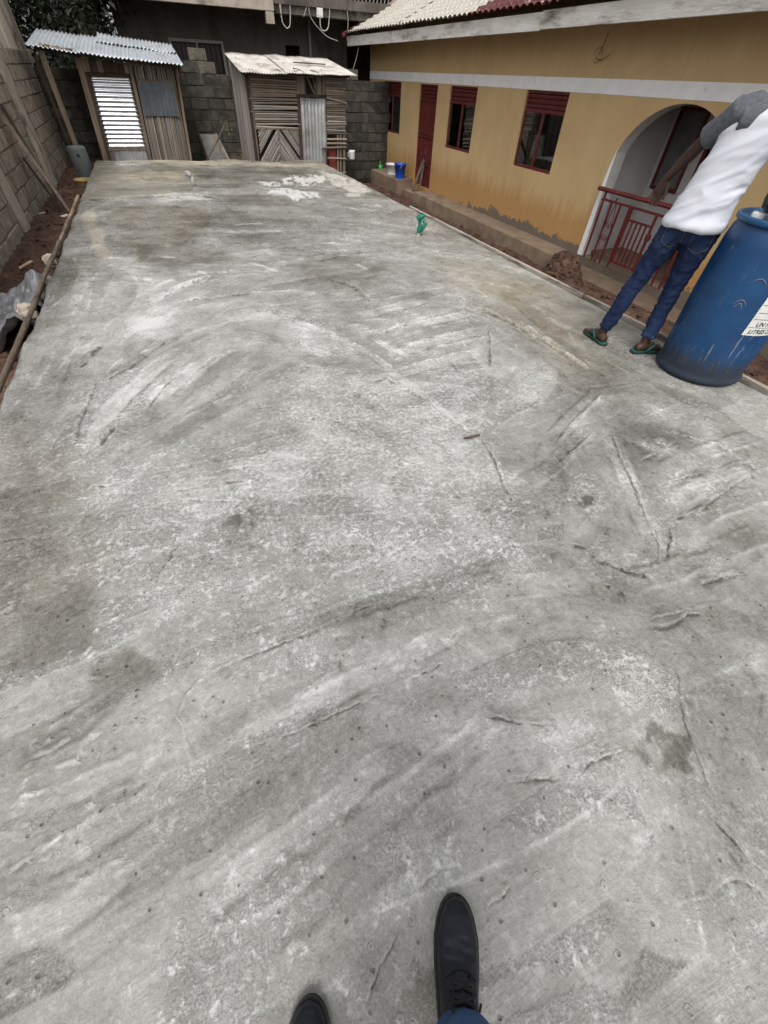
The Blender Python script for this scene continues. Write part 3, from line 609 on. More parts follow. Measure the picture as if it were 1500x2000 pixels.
# openings in the wall facing the slab: (y0, y1, z0, z1)
OPEN = {'w1': (14.65, 15.88, .262, 1.314), 'door': (12.50, 13.50, FL, 1.308), 'w2': (10.69, 11.89, .256, 1.316), 'w3': (7.78, 8.975, .262, 1.330)}
AY0, AY1, ASP, ATOP = 4.50, 6.36, .72, 1.30      # arch
def arch_z(y):
    c = (AY0+AY1)/2; k = (y-c)/((AY1-AY0)/2); k = min(1, abs(k)); return ASP+(ATOP-ASP)*(1-k**2.1)**.72
ys = sorted(set([HY0, HY1, AY0, AY1] + [v for o in OPEN.values() for v in o[:2]]))
zs = sorted(set([-1.1, FL, HT] + [v for o in OPEN.values() for v in o[2:]]))
TH = .20
mb = MB()
for y0, y1 in zip(ys[:-1], ys[1:]):
    if abs(y0-AY0) < 1e-6 and abs(y1-AY1) < 1e-6: continue
    segs = [(-1.1, HT)]
    for (a, b, c, d) in OPEN.values():
        if y0 >= a-1e-6 and y1 <= b+1e-6: segs = [(-1.1, c), (d, HT)]
    for (z0, z1) in segs: mb.add([(HX, y0, z0), (HX, y1, z0), (HX, y1, z1), (HX, y0, z1)], [(0, 3, 2, 1)])
na = 40
for i in range(na):
    y0 = AY0+(AY1-AY0)*i/na; y1 = AY0+(AY1-AY0)*(i+1)/na
    mb.add([(HX, y0, arch_z(y0)), (HX, y1, arch_z(y1)), (HX, y1, HT), (HX, y0, HT)], [(0, 3, 2, 1)])
mb.add([(HX, AY0, -1.1), (HX, AY1, -1.1), (HX, AY1, FL), (HX, AY0, FL)], [(0, 3, 2, 1)])
for (a, b, c, d) in OPEN.values():
    mb.add([(HX, a, c), (HX, b, c), (HX, b, d), (HX, a, d), (HX+TH, a, c), (HX+TH, b, c), (HX+TH, b, d), (HX+TH, a, d)], [(0, 1, 5, 4), (1, 2, 6, 5), (2, 3, 7, 6), (3, 0, 4, 7)])
# gable ends and back
for yy in (HY0, HY1):
    mb.add([(HX, yy, -1.1), (11.4, yy, -1.1), (11.4, yy, HT), (9, yy, HT+1.0), (HX, yy, HT)], [(0, 1, 2, 3, 4)])
mb.add([(11.4, HY0, -1.1), (11.4, HY1, -1.1), (11.4, HY1, HT), (11.4, HY0, HT)], [(0, 1, 2, 3)])
wall = mb.build('wall', ochre, house)
# white lintel band, standing 4 mm proud
mb = MB(); mb.box((HX-.006, HY0-.02, 1.336), (HX+.02, HY1+.012, 1.500)); mb.build('painted_band', white_paint, house)
# arch reveal and porch
mb = MB(); pts = [(AY1, FL)] + [(AY1-(AY1-AY0)*i/na, arch_z(AY1-(AY1-AY0)*i/na)) for i in range(na+1)] + [(AY0, FL)]
mb.grid([[(HX-.003, y, z) for (y, z) in pts], [(HX+TH, y, z) for (y, z) in pts]])
def arch_face():
    Q = []
    for k in range(2):
        Q.append([(HX-.003, y+(.10*k if y > 5.4 else -.10*k)*(1 if z <= ASP+.02 else .0), z+(0 if z <= ASP+.02 else 0)) for (y, z) in pts])
    return Q
mb.build('arch_reveal', porch_paint, house)
mb = MB(); mb.add([(HX-.004, AY1, FL), (HX-.004, AY1+.12, FL), (HX-.004, AY1+.09, .1), (HX-.004, AY1+.05, .55), (HX-.004, AY1, .8)], [(0, 1, 2, 3, 4)]); mb.build('painted_jamb', white_paint, house)
PX = 7.8; PY1 = 6.58
mb = MB()
mb.add([(HX+TH, PY1, FL), (PX, PY1, FL), (PX, PY1, 2.2), (HX+TH, PY1, 2.2)], [(0, 1, 2, 3)])
mb.add([(HX+TH, AY1, FL), (HX+TH, PY1, FL), (HX+TH, PY1, 2.2), (HX+TH, AY1, 2.2)], [(0, 1, 2, 3)])
mb.add([(HX+TH, AY0-.3, FL), (PX, AY0-.3, FL), (PX, AY0-.3, 2.2), (HX+TH, AY0-.3, 2.2)], [(0, 1, 2, 3)])
# porch back wall with window and doorway openings
for (a, b, c, d) in ((6.50, PY1, FL, 2.2), (5.97, 6.50, FL, .235), (5.97, 6.50, 1.25, 2.2), (5.80, 5.97, FL, 2.2), (4.85, 5.80, 1.35, 2.2), (AY0-.3, 4.85, FL, 2.2)):
    mb.add([(PX, a, c), (PX, b, c), (PX, b, d), (PX, a, d)], [(0, 1, 2, 3)])
mb.build('porch_wall', porch_paint, house)
mb = MB(); mb.add([(HX+.0, AY0-.3, FL-.004), (PX+1.5, AY0-.3, FL-.004), (PX+1.5, PY1, FL-.004), (HX+.0, PY1, FL-.004)], [(0, 1, 2, 3)]); mb.build('porch_floor', grey_cement, house)
mb = MB(); mb.add([(HX+TH, AY0-.3, 2.2), (PX, AY0-.3, 2.2), (PX, PY1, 2.2), (HX+TH, PY1, 2.2)], [(0, 1, 2, 3)]); mb.build('porch_ceiling', porch_paint, house)
mb = MB()
for (a, b, c, d) in ((5.97, 6.50, .235, .285), (5.97, 6.50, 1.20, 1.25), (5.97, 6.01, .285, 1.20), (6.46, 6.50, .285, 1.20)): mb.box((PX-.03, a, c), (PX+.03, b, d))
pw = mb.build('porch_window', maroon, house)
mb = MB(); mb.box((PX+.0, 6.01, .285), (PX+.008, 6.46, 1.20)); mb.build('pane', pmat('frosted_pane', (.11, .115, .11), (.16, .165, .16), 4, .25, .05, 60), pw)
mb = MB()
for (a, b, c, d) in ((4.85, 4.91, FL, 1.35), (5.74, 5.80, FL, 1.35), (4.91, 5.74, 1.29, 1.35), (4.91, 5.74, .20, .27)): mb.box((PX-.02, a, c), (PX+.04, b, d))
mb.build('porch_door_frame', maroon, house)
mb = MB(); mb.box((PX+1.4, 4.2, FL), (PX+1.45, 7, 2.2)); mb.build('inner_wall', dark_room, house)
# plinth apron: a step along the wall, broken at the door
mb = MB(); mb.box((6.15, 6.66, -1.15), (HX, 12.46, -.690), .012); mb.shift(lambda x, y, z: (x+.018*(float(vnoise(np.array(y*1.3), np.array(z*3), 5))-.5), y, z)); ap = mb.build('apron', grey_cement, house)
def apron_long(y0, y1, xo0, xo1, zt, nm):
    n = 40; mb = MB(); rows = []
    for i in range(n+1):
        y = y0+(y1-y0)*i/n; xo = xo0+(xo1-xo0)*i/n + .02*(float(fbm(np.array(y*2.1), np.array(0.3), 8, 3))-.5)
        dz = .02*(float(fbm(np.array(y*1.7), np.array(4.3), 9, 3))-.5)
        rows.append([(HX-.002, y, zt+.008), ((xo+HX)/2, y, zt+dz*.5), (xo+.02, y, zt+dz), (xo, y, zt+dz-.02), (xo-.015, y, zt-.16), (xo-.03, y, -1.15)])
    mb.grid(rows); e0 = rows[0]; e1 = rows[-1]
    for e in (e0, e1): mb.add(e + [(HX, e[0][1], -1.15)], [tuple(range(7))])
    return mb.build(nm, grey_cement, house)
bpy.data.objects.remove(ap)
apron_long(6.62, 12.46, 6.16, 6.14, -.695, 'apron'); apron_long(13.56, 17.6, 6.12, 6.02, -.60, 'apron')
mb = MB(); mb.box((6.28, 12.46, -1.15), (HX+.1, 13.56, -.80), .01); mb.build('door_step', grey_cement, house)
mb = MB(); mb.box((6.10, 3.2, -1.2), (HX-.002, 6.62, -.80), .02); mb.build('porch_step', pmat('earth_stained_step', (.085, .058, .04), (.16, .11, .075), 4, .95, .6, 40), house)
# windows
def window(y0, y1, z0, z1, nm='window'):
    xw = HX+.055; fr = .045; ventz = z1-.235
    mb = MB()
    for (a, b, c, d) in ((y0, y1, z0, z0+fr), (y0, y1, z1-fr*.8, z1), (y0, y0+fr, z0+fr, z1-fr*.8), (y1-fr, y1, z0+fr, z1-fr*.8), (y0+fr, y1-fr, ventz-.05, ventz)):
        mb.box((xw-.02, a, c), (xw+.03, b, d), .004)
    win = mb.build(nm, maroon, house)
    nvs = 3
    for k in range(nvs):
        h = (z1-fr*.8-ventz)/nvs; zz = ventz+h*k
        mb = MB(); mb.box((xw-.014, y0+fr, zz+.006), (xw+.006, y1-fr, zz+h-.016), .006, rot=(0, R(-16), 0)); mb.build('vent_slat', maroon, win)
    mb = MB(); mb.box((xw+.02, y0+fr, ventz), (xw+.025, y1-fr, z1-fr)); mb.build('vent_backing', maroon, win)
    ym = (y0+y1)/2+.02
    mb = MB(); mb.box((xw-.024, ym-.022, z0+fr), (xw+.02, ym+.022, ventz-.05), .004); mb.build('mullion', maroon, win)
    for (a, b) in ((y0+fr, ym-.022), (ym+.022, y1-fr)):
        mb = MB(); mb.box((xw, a, z0+fr), (xw+.005, b, ventz-.05)); mb.build('pane', glass_m, win)
    P = [[], []]; n = 70
    for i in range(n+1):
        y = y0+(y1-y0)*i/n
        if abs((y-(ym-.18))) < .09: continue
        P[0].append((xw+.06+.022*math.sin(y*46)+.010*math.sin(y*91), y, z0-.05)); P[1].append((xw+.055+.014*math.sin(y*46+.4), y, ventz))
    mb = MB(); mb.grid(P); mb.build('curtain', curtain_m, win, True)
    return win
for k in ('w1', 'w2', 'w3'): window(*OPEN[k])
# back of the rooms, so the glass looks into shade
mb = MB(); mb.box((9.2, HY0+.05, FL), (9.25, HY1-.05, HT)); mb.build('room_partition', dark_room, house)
# door
y0, y1, z0, z1 = OPEN['door']; xw = HX+.07
mb = MB()
for (a, b, c, d) in ((y0, y0+.05, z0-.1, z1), (y1-.05, y1, z0-.1, z1), (y0+.05, y1-.05, z1-.04, z1), (y0+.05, y1-.05, z1-.30, z1-.25)): mb.box((xw-.03, a, c), (xw+.04, b, d), .004)
door = mb.build('door', maroon, house)
for k in range(3):
    mb = MB(); zz = z1-.25+.07*k; mb.box((xw-.014, y0+.05, zz+.006), (xw+.006, y1-.05, zz+.058), .006, rot=(0, R(-16), 0)); mb.build('vent_slat', maroon, door)
mb = MB(); mb.box((xw+.02, y0+.05, z1-.25), (xw+.026, y1-.05, z1-.04)); mb.build('vent_backing', maroon, door)
ys1 = y0+.05+.30
for (a, b) in ((y0+.05, ys1-.004), (ys1+.004, y1-.05)):
    mb = MB(); mb.box((xw-.004, a, z0-.06), (xw+.03, b, z1-.304), .003); lf = mb.build('leaf', maroon, door)
    for (c, d) in ((z0+.06, z0+.42), (z0+.50, z0+.98), (z0+1.06, z1-.40)):
        mb = MB(); mb.box((xw-.020, a+.045, c), (xw-.002, b-.045, d), .008); mb.build('panel', maroon, lf)
    for zz in (z0+.46, z0+1.02): mb = MB(); mb.box((xw-.03, a+.004, zz-.015), (xw-.004, b-.004, zz+.015), .004); mb.build('rail', maroon, lf)
mb = MB(); mb.tube([(xw-.02, ys1+.06, z0+.80), (xw-.06, ys1+.06, z0+.80), (xw-.06, ys1+.06, z0+.70), (xw-.02, ys1+.06, z0+.70)], .007, 6); mb.build('handle', pmat('dull_steel', (.2, .2, .2), (.3, .3, .3), 20, .4, .1, metal=.8), door)
# fascia boards
fascia_m = pmat('peeling_white_fascia', (.46, .44, .40), (.66, .64, .60), 5, .85, .6, 30, stretch=(1, .35, 1.6), stain=(.13, .10, .075), stain_scale=3.0, stain_lo=.52, stain_hi=.70, dist=.015)
EX, EZ0, EZ1 = 6.0, 1.985, 2.165
for (a, b, dz) in ((-.3, 8.16, .012), (8.165, 12.2, .0), (12.205, 17.36, -.004)):
    mb = MB(); mb.box((EX, a, EZ0-.01+dz), (EX+.03, b, EZ1+dz), .004); mb.shift(lambda x, y, z: (x+.012*(float(vnoise(np.array(y*2.3), np.array(z*9), 4))-.5), y, z)); mb.build('fascia_board', fascia_m, house)
mb = MB(); mb.add([(EX+.03, -.3, EZ0+.03), (EX+.03, 17.3, EZ0+.03), (HX, 17.3, EZ0+.22), (HX, -.3, EZ0+.22)], [(0, 1, 2, 3)]); mb.build('soffit', pmat('bare_soffit', (.10, .065, .035), (.16, .105, .06), 4, .9, .3), house)
mb = MB(); mb.bar((EX+.02, 17.38, EZ0+.09), (9.0, 17.38, EZ0+.09+1.29), .03, .17); mb.build('barge_board', fascia_m, house)
# roof: pressed tile-pattern sheets
def roof_mat(nm, c1, c2, st, lo, hi):
    return pmat(nm, c1, c2, 16, .6, .4, 60, stain=st, stain_scale=6, stain_lo=lo, stain_hi=hi, dist=.006, rnd=.06, detail=8)
pale_roof = roof_mat('weathered_pale_roof', (.40, .37, .31), (.55, .52, .46), (.16, .05, .045), .63, .72)
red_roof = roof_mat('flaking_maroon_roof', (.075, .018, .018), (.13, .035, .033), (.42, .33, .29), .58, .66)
roof = MB(); SLP = .43; RX0, RZ0 = 5.93, 2.172
roof.bar((9.0, -.4, RZ0+(9-RX0)*SLP+.03), (9.0, 17.45, RZ0+(9-RX0)*SLP+.03), .22, .03)
roof = roof.build('roof', pmat('maroon_ridge', (.25, .06, .06), (.36, .10, .10), 5, .6, .2), house)
shw = .92; ysh = 17.40
k = 0
while ysh > -.2:
    y1_ = ysh; y0_ = max(ysh-shw, -.35); n = 46; vis = y1_ > 6.2
    m = 96 if vis else 16; n = n if vis else 16; P = []
    for i in range(m+1):
        s_ = 3.4*i/m; row = []
        for j in range(n+1):
            y = y0_+(y1_-y0_)*j/n; ph = (y/.185) % 1
            cr = .040*(abs(math.sin(math.pi*ph))**.7); stp = .05*(1-((s_/.20) % 1))
            row.append((RX0+s_*math.cos(math.atan(SLP)), y, RZ0+s_*math.sin(math.atan(SLP))+cr+stp+(.004 if k % 2 else 0)))
        P.append(row)
    mb = MB(); mb.grid(P)
    red = y1_ < 10.7
    mb.build('roof_sheet', red_roof if red else pale_roof, roof, False, .004)
    ysh -= shw-.04; k += 1
mb = MB(); mb.add([(9.05, -.35, RZ0+1.32), (9.05, 17.4, RZ0+1.32), (12, 17.4, RZ0+.1), (12, -.35, RZ0+.1)], [(0, 1, 2, 3)]); mb.build('rear_slope', red_roof, roof)
c_ = math.cos(math.atan(SLP)); s_ = math.sin(math.atan(SLP))
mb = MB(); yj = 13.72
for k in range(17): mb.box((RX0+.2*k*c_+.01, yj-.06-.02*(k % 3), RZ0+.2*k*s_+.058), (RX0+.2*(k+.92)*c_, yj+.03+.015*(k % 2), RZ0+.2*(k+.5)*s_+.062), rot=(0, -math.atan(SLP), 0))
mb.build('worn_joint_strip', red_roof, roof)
mb = MB()
mb.tube([(RX0-.05, 17.43, RZ0+.005), (RX0+3.3*c_, 17.43, RZ0+.03+3.3*s_)], .055, 8); mb.build('verge_cap', pmat('faded_red_cap', (.36, .10, .11), (.50, .17, .18), 5, .55, .1), roof)
# wire tangle under the eave, dangling cable at the far corner
wire_m = pmat('dark_wire', (.02, .017, .015), (.04, .035, .03), 9, .7, 0)
mb = MB(); q = onx(1178, 108, HX-.03); pts = [(q[0], q[1]+.02, 1.97), (q[0], q[1]+.05, q[2]+.12), (q[0]-.01, q[1]+.08, q[2]+.02), (q[0], q[1]+.16, q[2]-.03), (q[0], q[1]+.02, q[2]-.05), (q[0]-.02, q[1]-.14, q[2]+.0)]
mb.tube(pts, .004, 5); pts2 = [(q[0]-.02, q[1]+.09+.09*math.cos(a), q[2]+.08*math.sin(a)) for a in np.linspace(0, 5.6, 12)]; mb.tube(pts2, .003, 5); mb.build('wire_tangle', wire_m, house)

# gate across the arch
gate = thing('metal_gate', 'maroon barred metal gate with scrollwork across the porch arch', 'gate', (6.5, 5.4, FL))
GXp = 6.52
def gbar(p, q, w_=.022, nm='bar'): 
    mb = MB(); mb.bar((GXp, p[0], p[1]), (GXp, q[0], q[1]), w_, w_); return mb.build(nm, maroon, gate)
mb = MB(); mb.tube([(GXp, 6.40, .285), (GXp, 4.50, .285)], .030, 10); mb.build('top_rail', maroon, gate)
gbar((6.25, .165), (4.52, .165), .028, 'rail')
for yb in (6.22, 6.03, 5.84, 5.65): gbar((yb, .26 if yb in (6.22,) else .165), (yb, -.66), .024)
gbar((5.60, .165), (5.60, -.56), .028); gbar((5.13, .165), (5.13, -.58), .030); gbar((5.60, .01), (5.13, .01), .026, 'rail'); gbar((5.65, -.56), (5.05, -.56), .028, 'rail')
for yb in (5.50, 5.41, 5.32, 5.23): gbar((yb, .01), (yb, -.56), .02)
for yb in (4.98, 4.84, 4.71, 4.56): gbar((yb, .165), (yb, -.66), .024)
mb = MB()
for yc in (5.935,):
    z = -.22
    for sg in (-1, 1):
        mb.tube([(GXp, yc, z+.40), (GXp, yc+sg*.085, z), (GXp, yc, z-.40)], .006, 5)
        for zc in (z+.09, z-.09):
            mb.tube([(GXp, yc+sg*(.012+.04*(1-a/7)*math.sin(a)), zc+.045*(1-a/9)*math.cos(a)) for a in np.linspace(0, 6.5, 18)], .006, 5)
    for zc in (z+.42, z-.42): mb.tube([(GXp, yc+.05*math.sin(a)*math.cos(a*.5), zc+.022*math.cos(2*a)) for a in np.linspace(0, 6.28, 20)], .006, 5)
mb.build('scrollwork', maroon, gate)
mb = MB(); mb.box((GXp-.03, 5.09, -.16), (GXp+.03, 5.15, -.08), .005); mb.build('lock', maroon, gate)
# ================================================================== block walls
block_m = pmat('concrete_block', (.20, .165, .125), (.38, .325, .26), 7, .95, .9, 38, rnd=.16, stain=(.085, .066, .05), stain_scale=4, stain_lo=.5, stain_hi=.75, dist=.02)
dark_block_m = pmat('mossy_block', (.035, .031, .025), (.085, .075, .06), 6, .95, .8, 38, rnd=.28, stain=(.018, .017, .014), stain_scale=2.2, stain_lo=.48, stain_hi=.7, dist=.02)
mortar_m = pmat('rough_mortar', (.12, .098, .074), (.22, .185, .145), 9, .98, .8, 40)
dark_mortar_m = pmat('dark_mortar', (.025, .022, .018), (.05, .044, .036), 9, .98, .8, 40)
plaster_m = pmat('smeared_plaster', (.28, .24, .185), (.44, .385, .31), 5, .95, .8, 30, stretch=(1, 1, .5), stain=(.12, .095, .07), stain_scale=3)
def block_mesh(nm, mat, l, h, d, seed):
    bm = bmesh.new(); bmesh.ops.create_cube(bm, size=1); r = random.Random(seed)
    for v in bm.verts: v.co = Vector((v.co.x*d, v.co.y*l, v.co.z*h))
    bmesh.ops.bevel(bm, geom=list(bm.edges), offset=.008, segments=1, affect='EDGES')
    for v in bm.verts: v.co += Vector((r.uniform(-.005, .005), r.uniform(-.006, .006), r.uniform(-.005, .005)))
    me = bpy.data.meshes.new(nm); bm.to_mesh(me); bm.free(); me.materials.append(mat); return me
CH, CL = .214, .425
bw = thing('block_wall', 'long grey block wall with plastered piers beside the soil strip', 'wall', (-2.2, 11, -.5))
LB = [block_mesh('block', block_m, CL-.022, CH-.02, .2, s) for s in range(4)]
wz0 = -.38; WX = -2.2
rb = random.Random(21)
piers = [(11.75, 12.40), (8.45, 8.82)]
for r_ in range(9):
    y = 6.2 + (CL/2 if r_ % 2 else 0)
    while y < 15.6:
        yc = y+CL/2; zc = wz0+CH*(r_+.5)
        vis = (yc > 7.0+.62*r_-.4)
        if vis and not any(a-.1 < yc < b+.1 for a, b in piers):
            o = bpy.data.objects.new('block', rb.choice(LB)); COL.objects.link(o); o.parent = bw
            o.location = Vector((WX+rb.uniform(-.008, .008), yc, zc)) - bw.location; o.rotation_euler = (rb.gauss(0, .008), rb.gauss(0, .012), rb.gauss(0, .012))
        y += CL
mb = MB(); mb.box((WX-.095, 4.0, -.7), (WX+.088, 15.6, wz0+CH*9-.012)); mb.build('mortar', mortar_m, bw)
for (a, b) in piers:
    P = [[], []]; mb = MB(); rows = []
    for i in range(22):
        z = -.7+2.26*i/21; row = []
        for j in range(7):
            u = j/6; y = a+(b-a)*u + .03*(float(vnoise(np.array(z*4+a), np.array(u*2), 12))-.5); bul = .135 if 0 < j < 6 else .09
            row.append((WX+bul+.03*(float(fbm(np.array(z*5+a), np.array(u*3+a), 13, 3))-.5), y, z))
        rows.append(row)
    mb.grid(rows); mb.build('pier', plaster_m, bw)
bk = thing('back_wall', 'dark mossy block wall behind the two cane sheds', 'wall', (2, 15.6, -.6))
DB = [block_mesh('block', dark_block_m, CL-.016, CH-.014, .2, s+9) for s in range(4)]
BWY = 15.6
for r_ in range(10):
    x = -2.1 + (CL/2 if r_ % 2 else 0)
    while x < 6.5:
        xc = x+CL/2; zc = -.84+CH*(r_+.5)
        if not (-.75 < xc < .35) and not (2.75 < xc < 4.45):
            o = bpy.data.objects.new('block', rb.choice(DB)); COL.objects.link(o); o.parent = bk
            o.location = Vector((xc, BWY+rb.uniform(-.01, .01), zc)) - bk.location; o.rotation_euler = (rb.gauss(0, .01), rb.gauss(0, .012), R(90)+rb.gauss(0, .012))
        x += CL
top_me = block_mesh('block', pmat('lichen_block', (.085, .072, .055), (.16, .14, .11), 7, .95, .8, 38, stain=(.05, .044, .034), stain_scale=4), CL-.016, CH-.014, .2, 77)
for (xc, zc) in ((1.25, 1.407), (1.66, 1.407), (1.50, 1.621), (5.45, 1.407)):
    o = bpy.data.objects.new('block', DB[1] if xc < 1.3 else top_me); COL.objects.link(o); o.parent = bk; o.location = Vector((xc, BWY, zc))-bk.location; o.rotation_euler = (0, 0, R(90)+rb.gauss(0, .05))
mb = MB(); mb.box((-2.2, BWY-.090, -.9), (6.58, BWY+.095, -.84+CH*10-.008)); mb.build('mortar', dark_mortar_m, bk)

# ================================================================== sheds
galv_bright = pmat('bright_galvanised_sheet', (.62, .64, .67), (.80, .82, .85), 5, .22, .15, 22, metal=.85, stain=(.20, .19, .19), stain_scale=5, stain_lo=.6, stain_hi=.72)
galv_roof = pmat('weathered_galvanised_roof', (.42, .46, .50), (.62, .66, .70), 4, .42, .15, 22, metal=.45, stain=(.27, .27, .27), stain_scale=4, stain_lo=.52, stain_hi=.7)
tin_pale = pmat('chalky_tin_roof', (.44, .41, .37), (.58, .55, .51), 4, .7, .2, 30, stain=(.30, .26, .22), stain_scale=3)
tin_grey = pmat('dull_tin_sheet', (.27, .28, .28), (.43, .44, .43), 4, .5, .2, 20, metal=.35, stain=(.16, .14, .12), stain_scale=2.5, stretch=(1, 1, .5))
tin_dark = pmat('dark_tin_panel', (.07, .08, .09), (.12, .135, .15), 5, .45, .2, 20, metal=.3)
cane_m = pmat('grey_weathered_cane', (.13, .115, .098), (.33, .30, .262), 5, .85, .5, 40, stretch=(3, 3, .35), rnd=.5)
cane_w = pmat('brown_weathered_cane', (.12, .092, .068), (.30, .245, .19), 5, .85, .5, 40, stretch=(3, 3, .35), rnd=.5)
timber_m = pmat('old_brown_timber', (.10, .075, .054), (.23, .18, .135), 4, .9, .6, 40, stretch=(4, 4, .4), rnd=.2)
timber_dk = pmat('dark_wet_timber', (.028, .018, .013), (.07, .045, .032), 4, .85, .5, 40, stretch=(4, 4, .4), rnd=.2)
inner_dark = pmat('inner_shade', (.018, .012, .010), (.035, .024, .019), 4, .95, .3)  # near-black colour standing in for shade inside sheds, room and drum hole
def cane_mesh(nm, mat, seed):
    r = random.Random(seed); mb = MB(); n = 7; pts = []; rad = []
    for i in range(n):
        pts.append((r.uniform(-.05, .05)*.25, r.uniform(-.05, .05)*.25, i/(n-1))); rad.append(1.0 if i % 3 else 1.14)
    mb.tube(pts, [.5*q*(1.06-.16*i/(n-1)) for i, q in enumerate(rad)], 6)
    me = bpy.data.meshes.new(nm); me.from_pydata(mb.v, [], mb.f); me.update(); me.materials.append(mat); me.polygons.foreach_set('use_smooth', [True]*len(me.polygons)); return me
CG = [cane_mesh('cane', cane_m, s) for s in range(4)]; CW = [cane_mesh('cane', cane_w, s+5) for s in range(4)]
rc = random.Random(31)
def cane(p, q, d, parent, lib, nm='cane'):
    p, q = Vector(p), Vector(q); v = q-p; o = bpy.data.objects.new(nm, rc.choice(lib)); COL.objects.link(o); o.parent = parent
    o.location = p - wloc(parent); o.rotation_mode = 'QUATERNION'; o.rotation_quaternion = v.to_track_quat('Z', 'Y'); o.scale = (d, d, v.length); return o
def corr(mb, o, u, v, w_, h_, pitch, amp, nu=None, bend=0.0, seed=0, ragged=0.0, rip=0.0):
    """corrugated sheet: ribs run along v, waves across u; o corner, u/v unit vectors"""
    u, v, o = Vector(u), Vector(v), Vector(o); nrm = u.cross(v).normalized(); nu = nu or int(w_/pitch*6); P = []; rr = random.Random(seed)
    nvv = 7
    ph = rr.random()
    for j in range(nvv):
        b = h_*j/(nvv-1); row = []
        for i in range(nu+1):
            a = w_*i/nu; rag = ragged*(float(vnoise(np.array(a*5.), np.array(seed+.5), 3))-.5) if j in (0, nvv-1) else 0
            dz = amp*math.sin(2*math.pi*(a/pitch+ph)) + bend*math.sin(math.pi*a/w_) + rip*(float(fbm(np.array(a*6), np.array(b*6), seed, 2))-.5)
            row.append(o + u*a + v*(b+rag) + nrm*dz)
        P.append(row)
    mb.grid(P); return mb
# ---- left shed (leans to the right)
LS = thing('cane_shed', 'leaning cane shed with shiny corrugated door and galvanised roof', 'shed', (0, 14.2, -.5))
LK = .095
def lx(x, z): return x + LK*z
SY = 14.2
def lpost(x0, x1, z0, z1, y0, y1, mat, nm, par=LS):
    mb = MB(); mb.box((x0, y0, z0), (x1, y1, z1), .004); mb.shift(lambda x, y, z: (lx(x, z), y, z)); return mb.build(nm, mat, par)
lpost(-1.24, -1.13, -.55, 1.47, SY-.02, SY+.06, timber_m, 'post'); lpost(-.245, -.175, -.55, 1.44, SY-.03, SY+.06, timber_m, 'post'); lpost(.70, .75, -.55, 1.38, SY-.02, SY+.06, timber_m, 'post')
lpost(-1.13, -1.08, -.5, 1.20, SY+.0, SY+.05, timber_dk, 'door_jamb'); lpost(-1.13, -.245, 1.20, 1.255, SY-.01, SY+.05, timber_dk, 'lintel')
# boards above the door
xb = -1.13
for k, (wd, mt) in enumerate(((.13, timber_m), (.14, timber_dk), (.11, timber_m), (.16, timber_dk), (.13, timber_dk), (.12, timber_dk), (.09, timber_m))):
    lpost(xb+.004, xb+wd-.004, 1.26, 1.46-.03*k/3, SY-.02+.006*(k % 2), SY+.02, mt, 'board'); xb += wd
# door: horizontal corrugations catch the sky
mb = MB(); n = 15; P = []; z0, z1 = .06, 1.19
for i in range(n*8+1):
    z = z0+(z1-z0)*i/(n*8); row = []
    for j in range(13):
        x = -1.075+.83*j/12; rp_ = .006*(float(fbm(np.array(x*7), np.array(z*7), 3, 3))-.5)*(2.5 if z < .45 else 1)
        row.append((lx(x, z), SY+.02-.012*math.sin(2*math.pi*i/8)-.05*(1.2-z)*.4+rp_, z))
    P.append(row)
mb.grid(P); ld = mb.build('door', galv_bright, LS, True, .002)
mb = MB(); mb.box((-1.07, SY-.04, .0), (-.25, SY-.01, .06), .004); mb.shift(lambda x, y, z: (lx(x, z), y, z)); mb.build('batten', timber_m, ld)
mb = MB(); corr(mb, (-1.06, SY-.03, -.5), (1, 0, 0), (0, 0, 1), .80, .50, .076, .008, rip=.02, seed=4); mb.shift(lambda x, y, z: (lx(x, z), y, z)); mb.build('kick_sheet', tin_grey, ld, True)
mb = MB(); mb.box((-1.075, SY+.0, -.5), (-1.045, SY+.05, 1.19)); mb.box((-.285, SY+.0, -.5), (-.255, SY+.05, 1.19)); mb.shift(lambda x, y, z: (lx(x, z), y, z)); mb.build('door_frame', timber_dk, ld)
# canes of the right panel
x = -.16
while x < .70:
    d = rc.uniform(.022, .036); a = rc.gauss(0, .012)
    cane((lx(x+d/2, -.5), SY+.02+rc.uniform(-.008, .008), -.5), (lx(x+d/2+a, 1.42), SY+.02+rc.uniform(-.01, .01), 1.40-.03*(x+.16)+rc.uniform(-.02, .03)), d, LS, CG if rc.random() < .7 else CW); x += d*rc.uniform(1.0, 1.25)
mb = MB(); corr(mb, (-.135, SY-.02, .60), (1, 0, 0), (0, 0, 1), .735, .57, .09, .007, rip=.012, seed=6); mb.shift(lambda x, y, z: (lx(x, z), y, z)); mb.build('window_sheet', tin_dark, LS, True)
lpost(-.14, .61, 1.155, 1.185, SY-.03, SY, timber_m, 'batten'); lpost(.60, .63, .58, 1.17, SY-.03, SY, timber_m, 'batten')
mb = MB(); mb.add([(lx(-1.18, -.5), SY+.10, -.5), (lx(.70, -.5), SY+.10, -.5), (lx(.70, 1.35), SY+.10, 1.35), (lx(-1.18, 1.4), SY+.10, 1.4)], [(0, 1, 2, 3)]); mb.build('shade_sheet', inner_dark, LS)  # added sheet behind the canes, coloured as the shade inside
for k in range(26):
    y = SY+.05+k*.048; cane((lx(.72, -.5), y, -.5), (lx(.72, 1.35), y, 1.42+.09*k/26), .045, LS, CG)
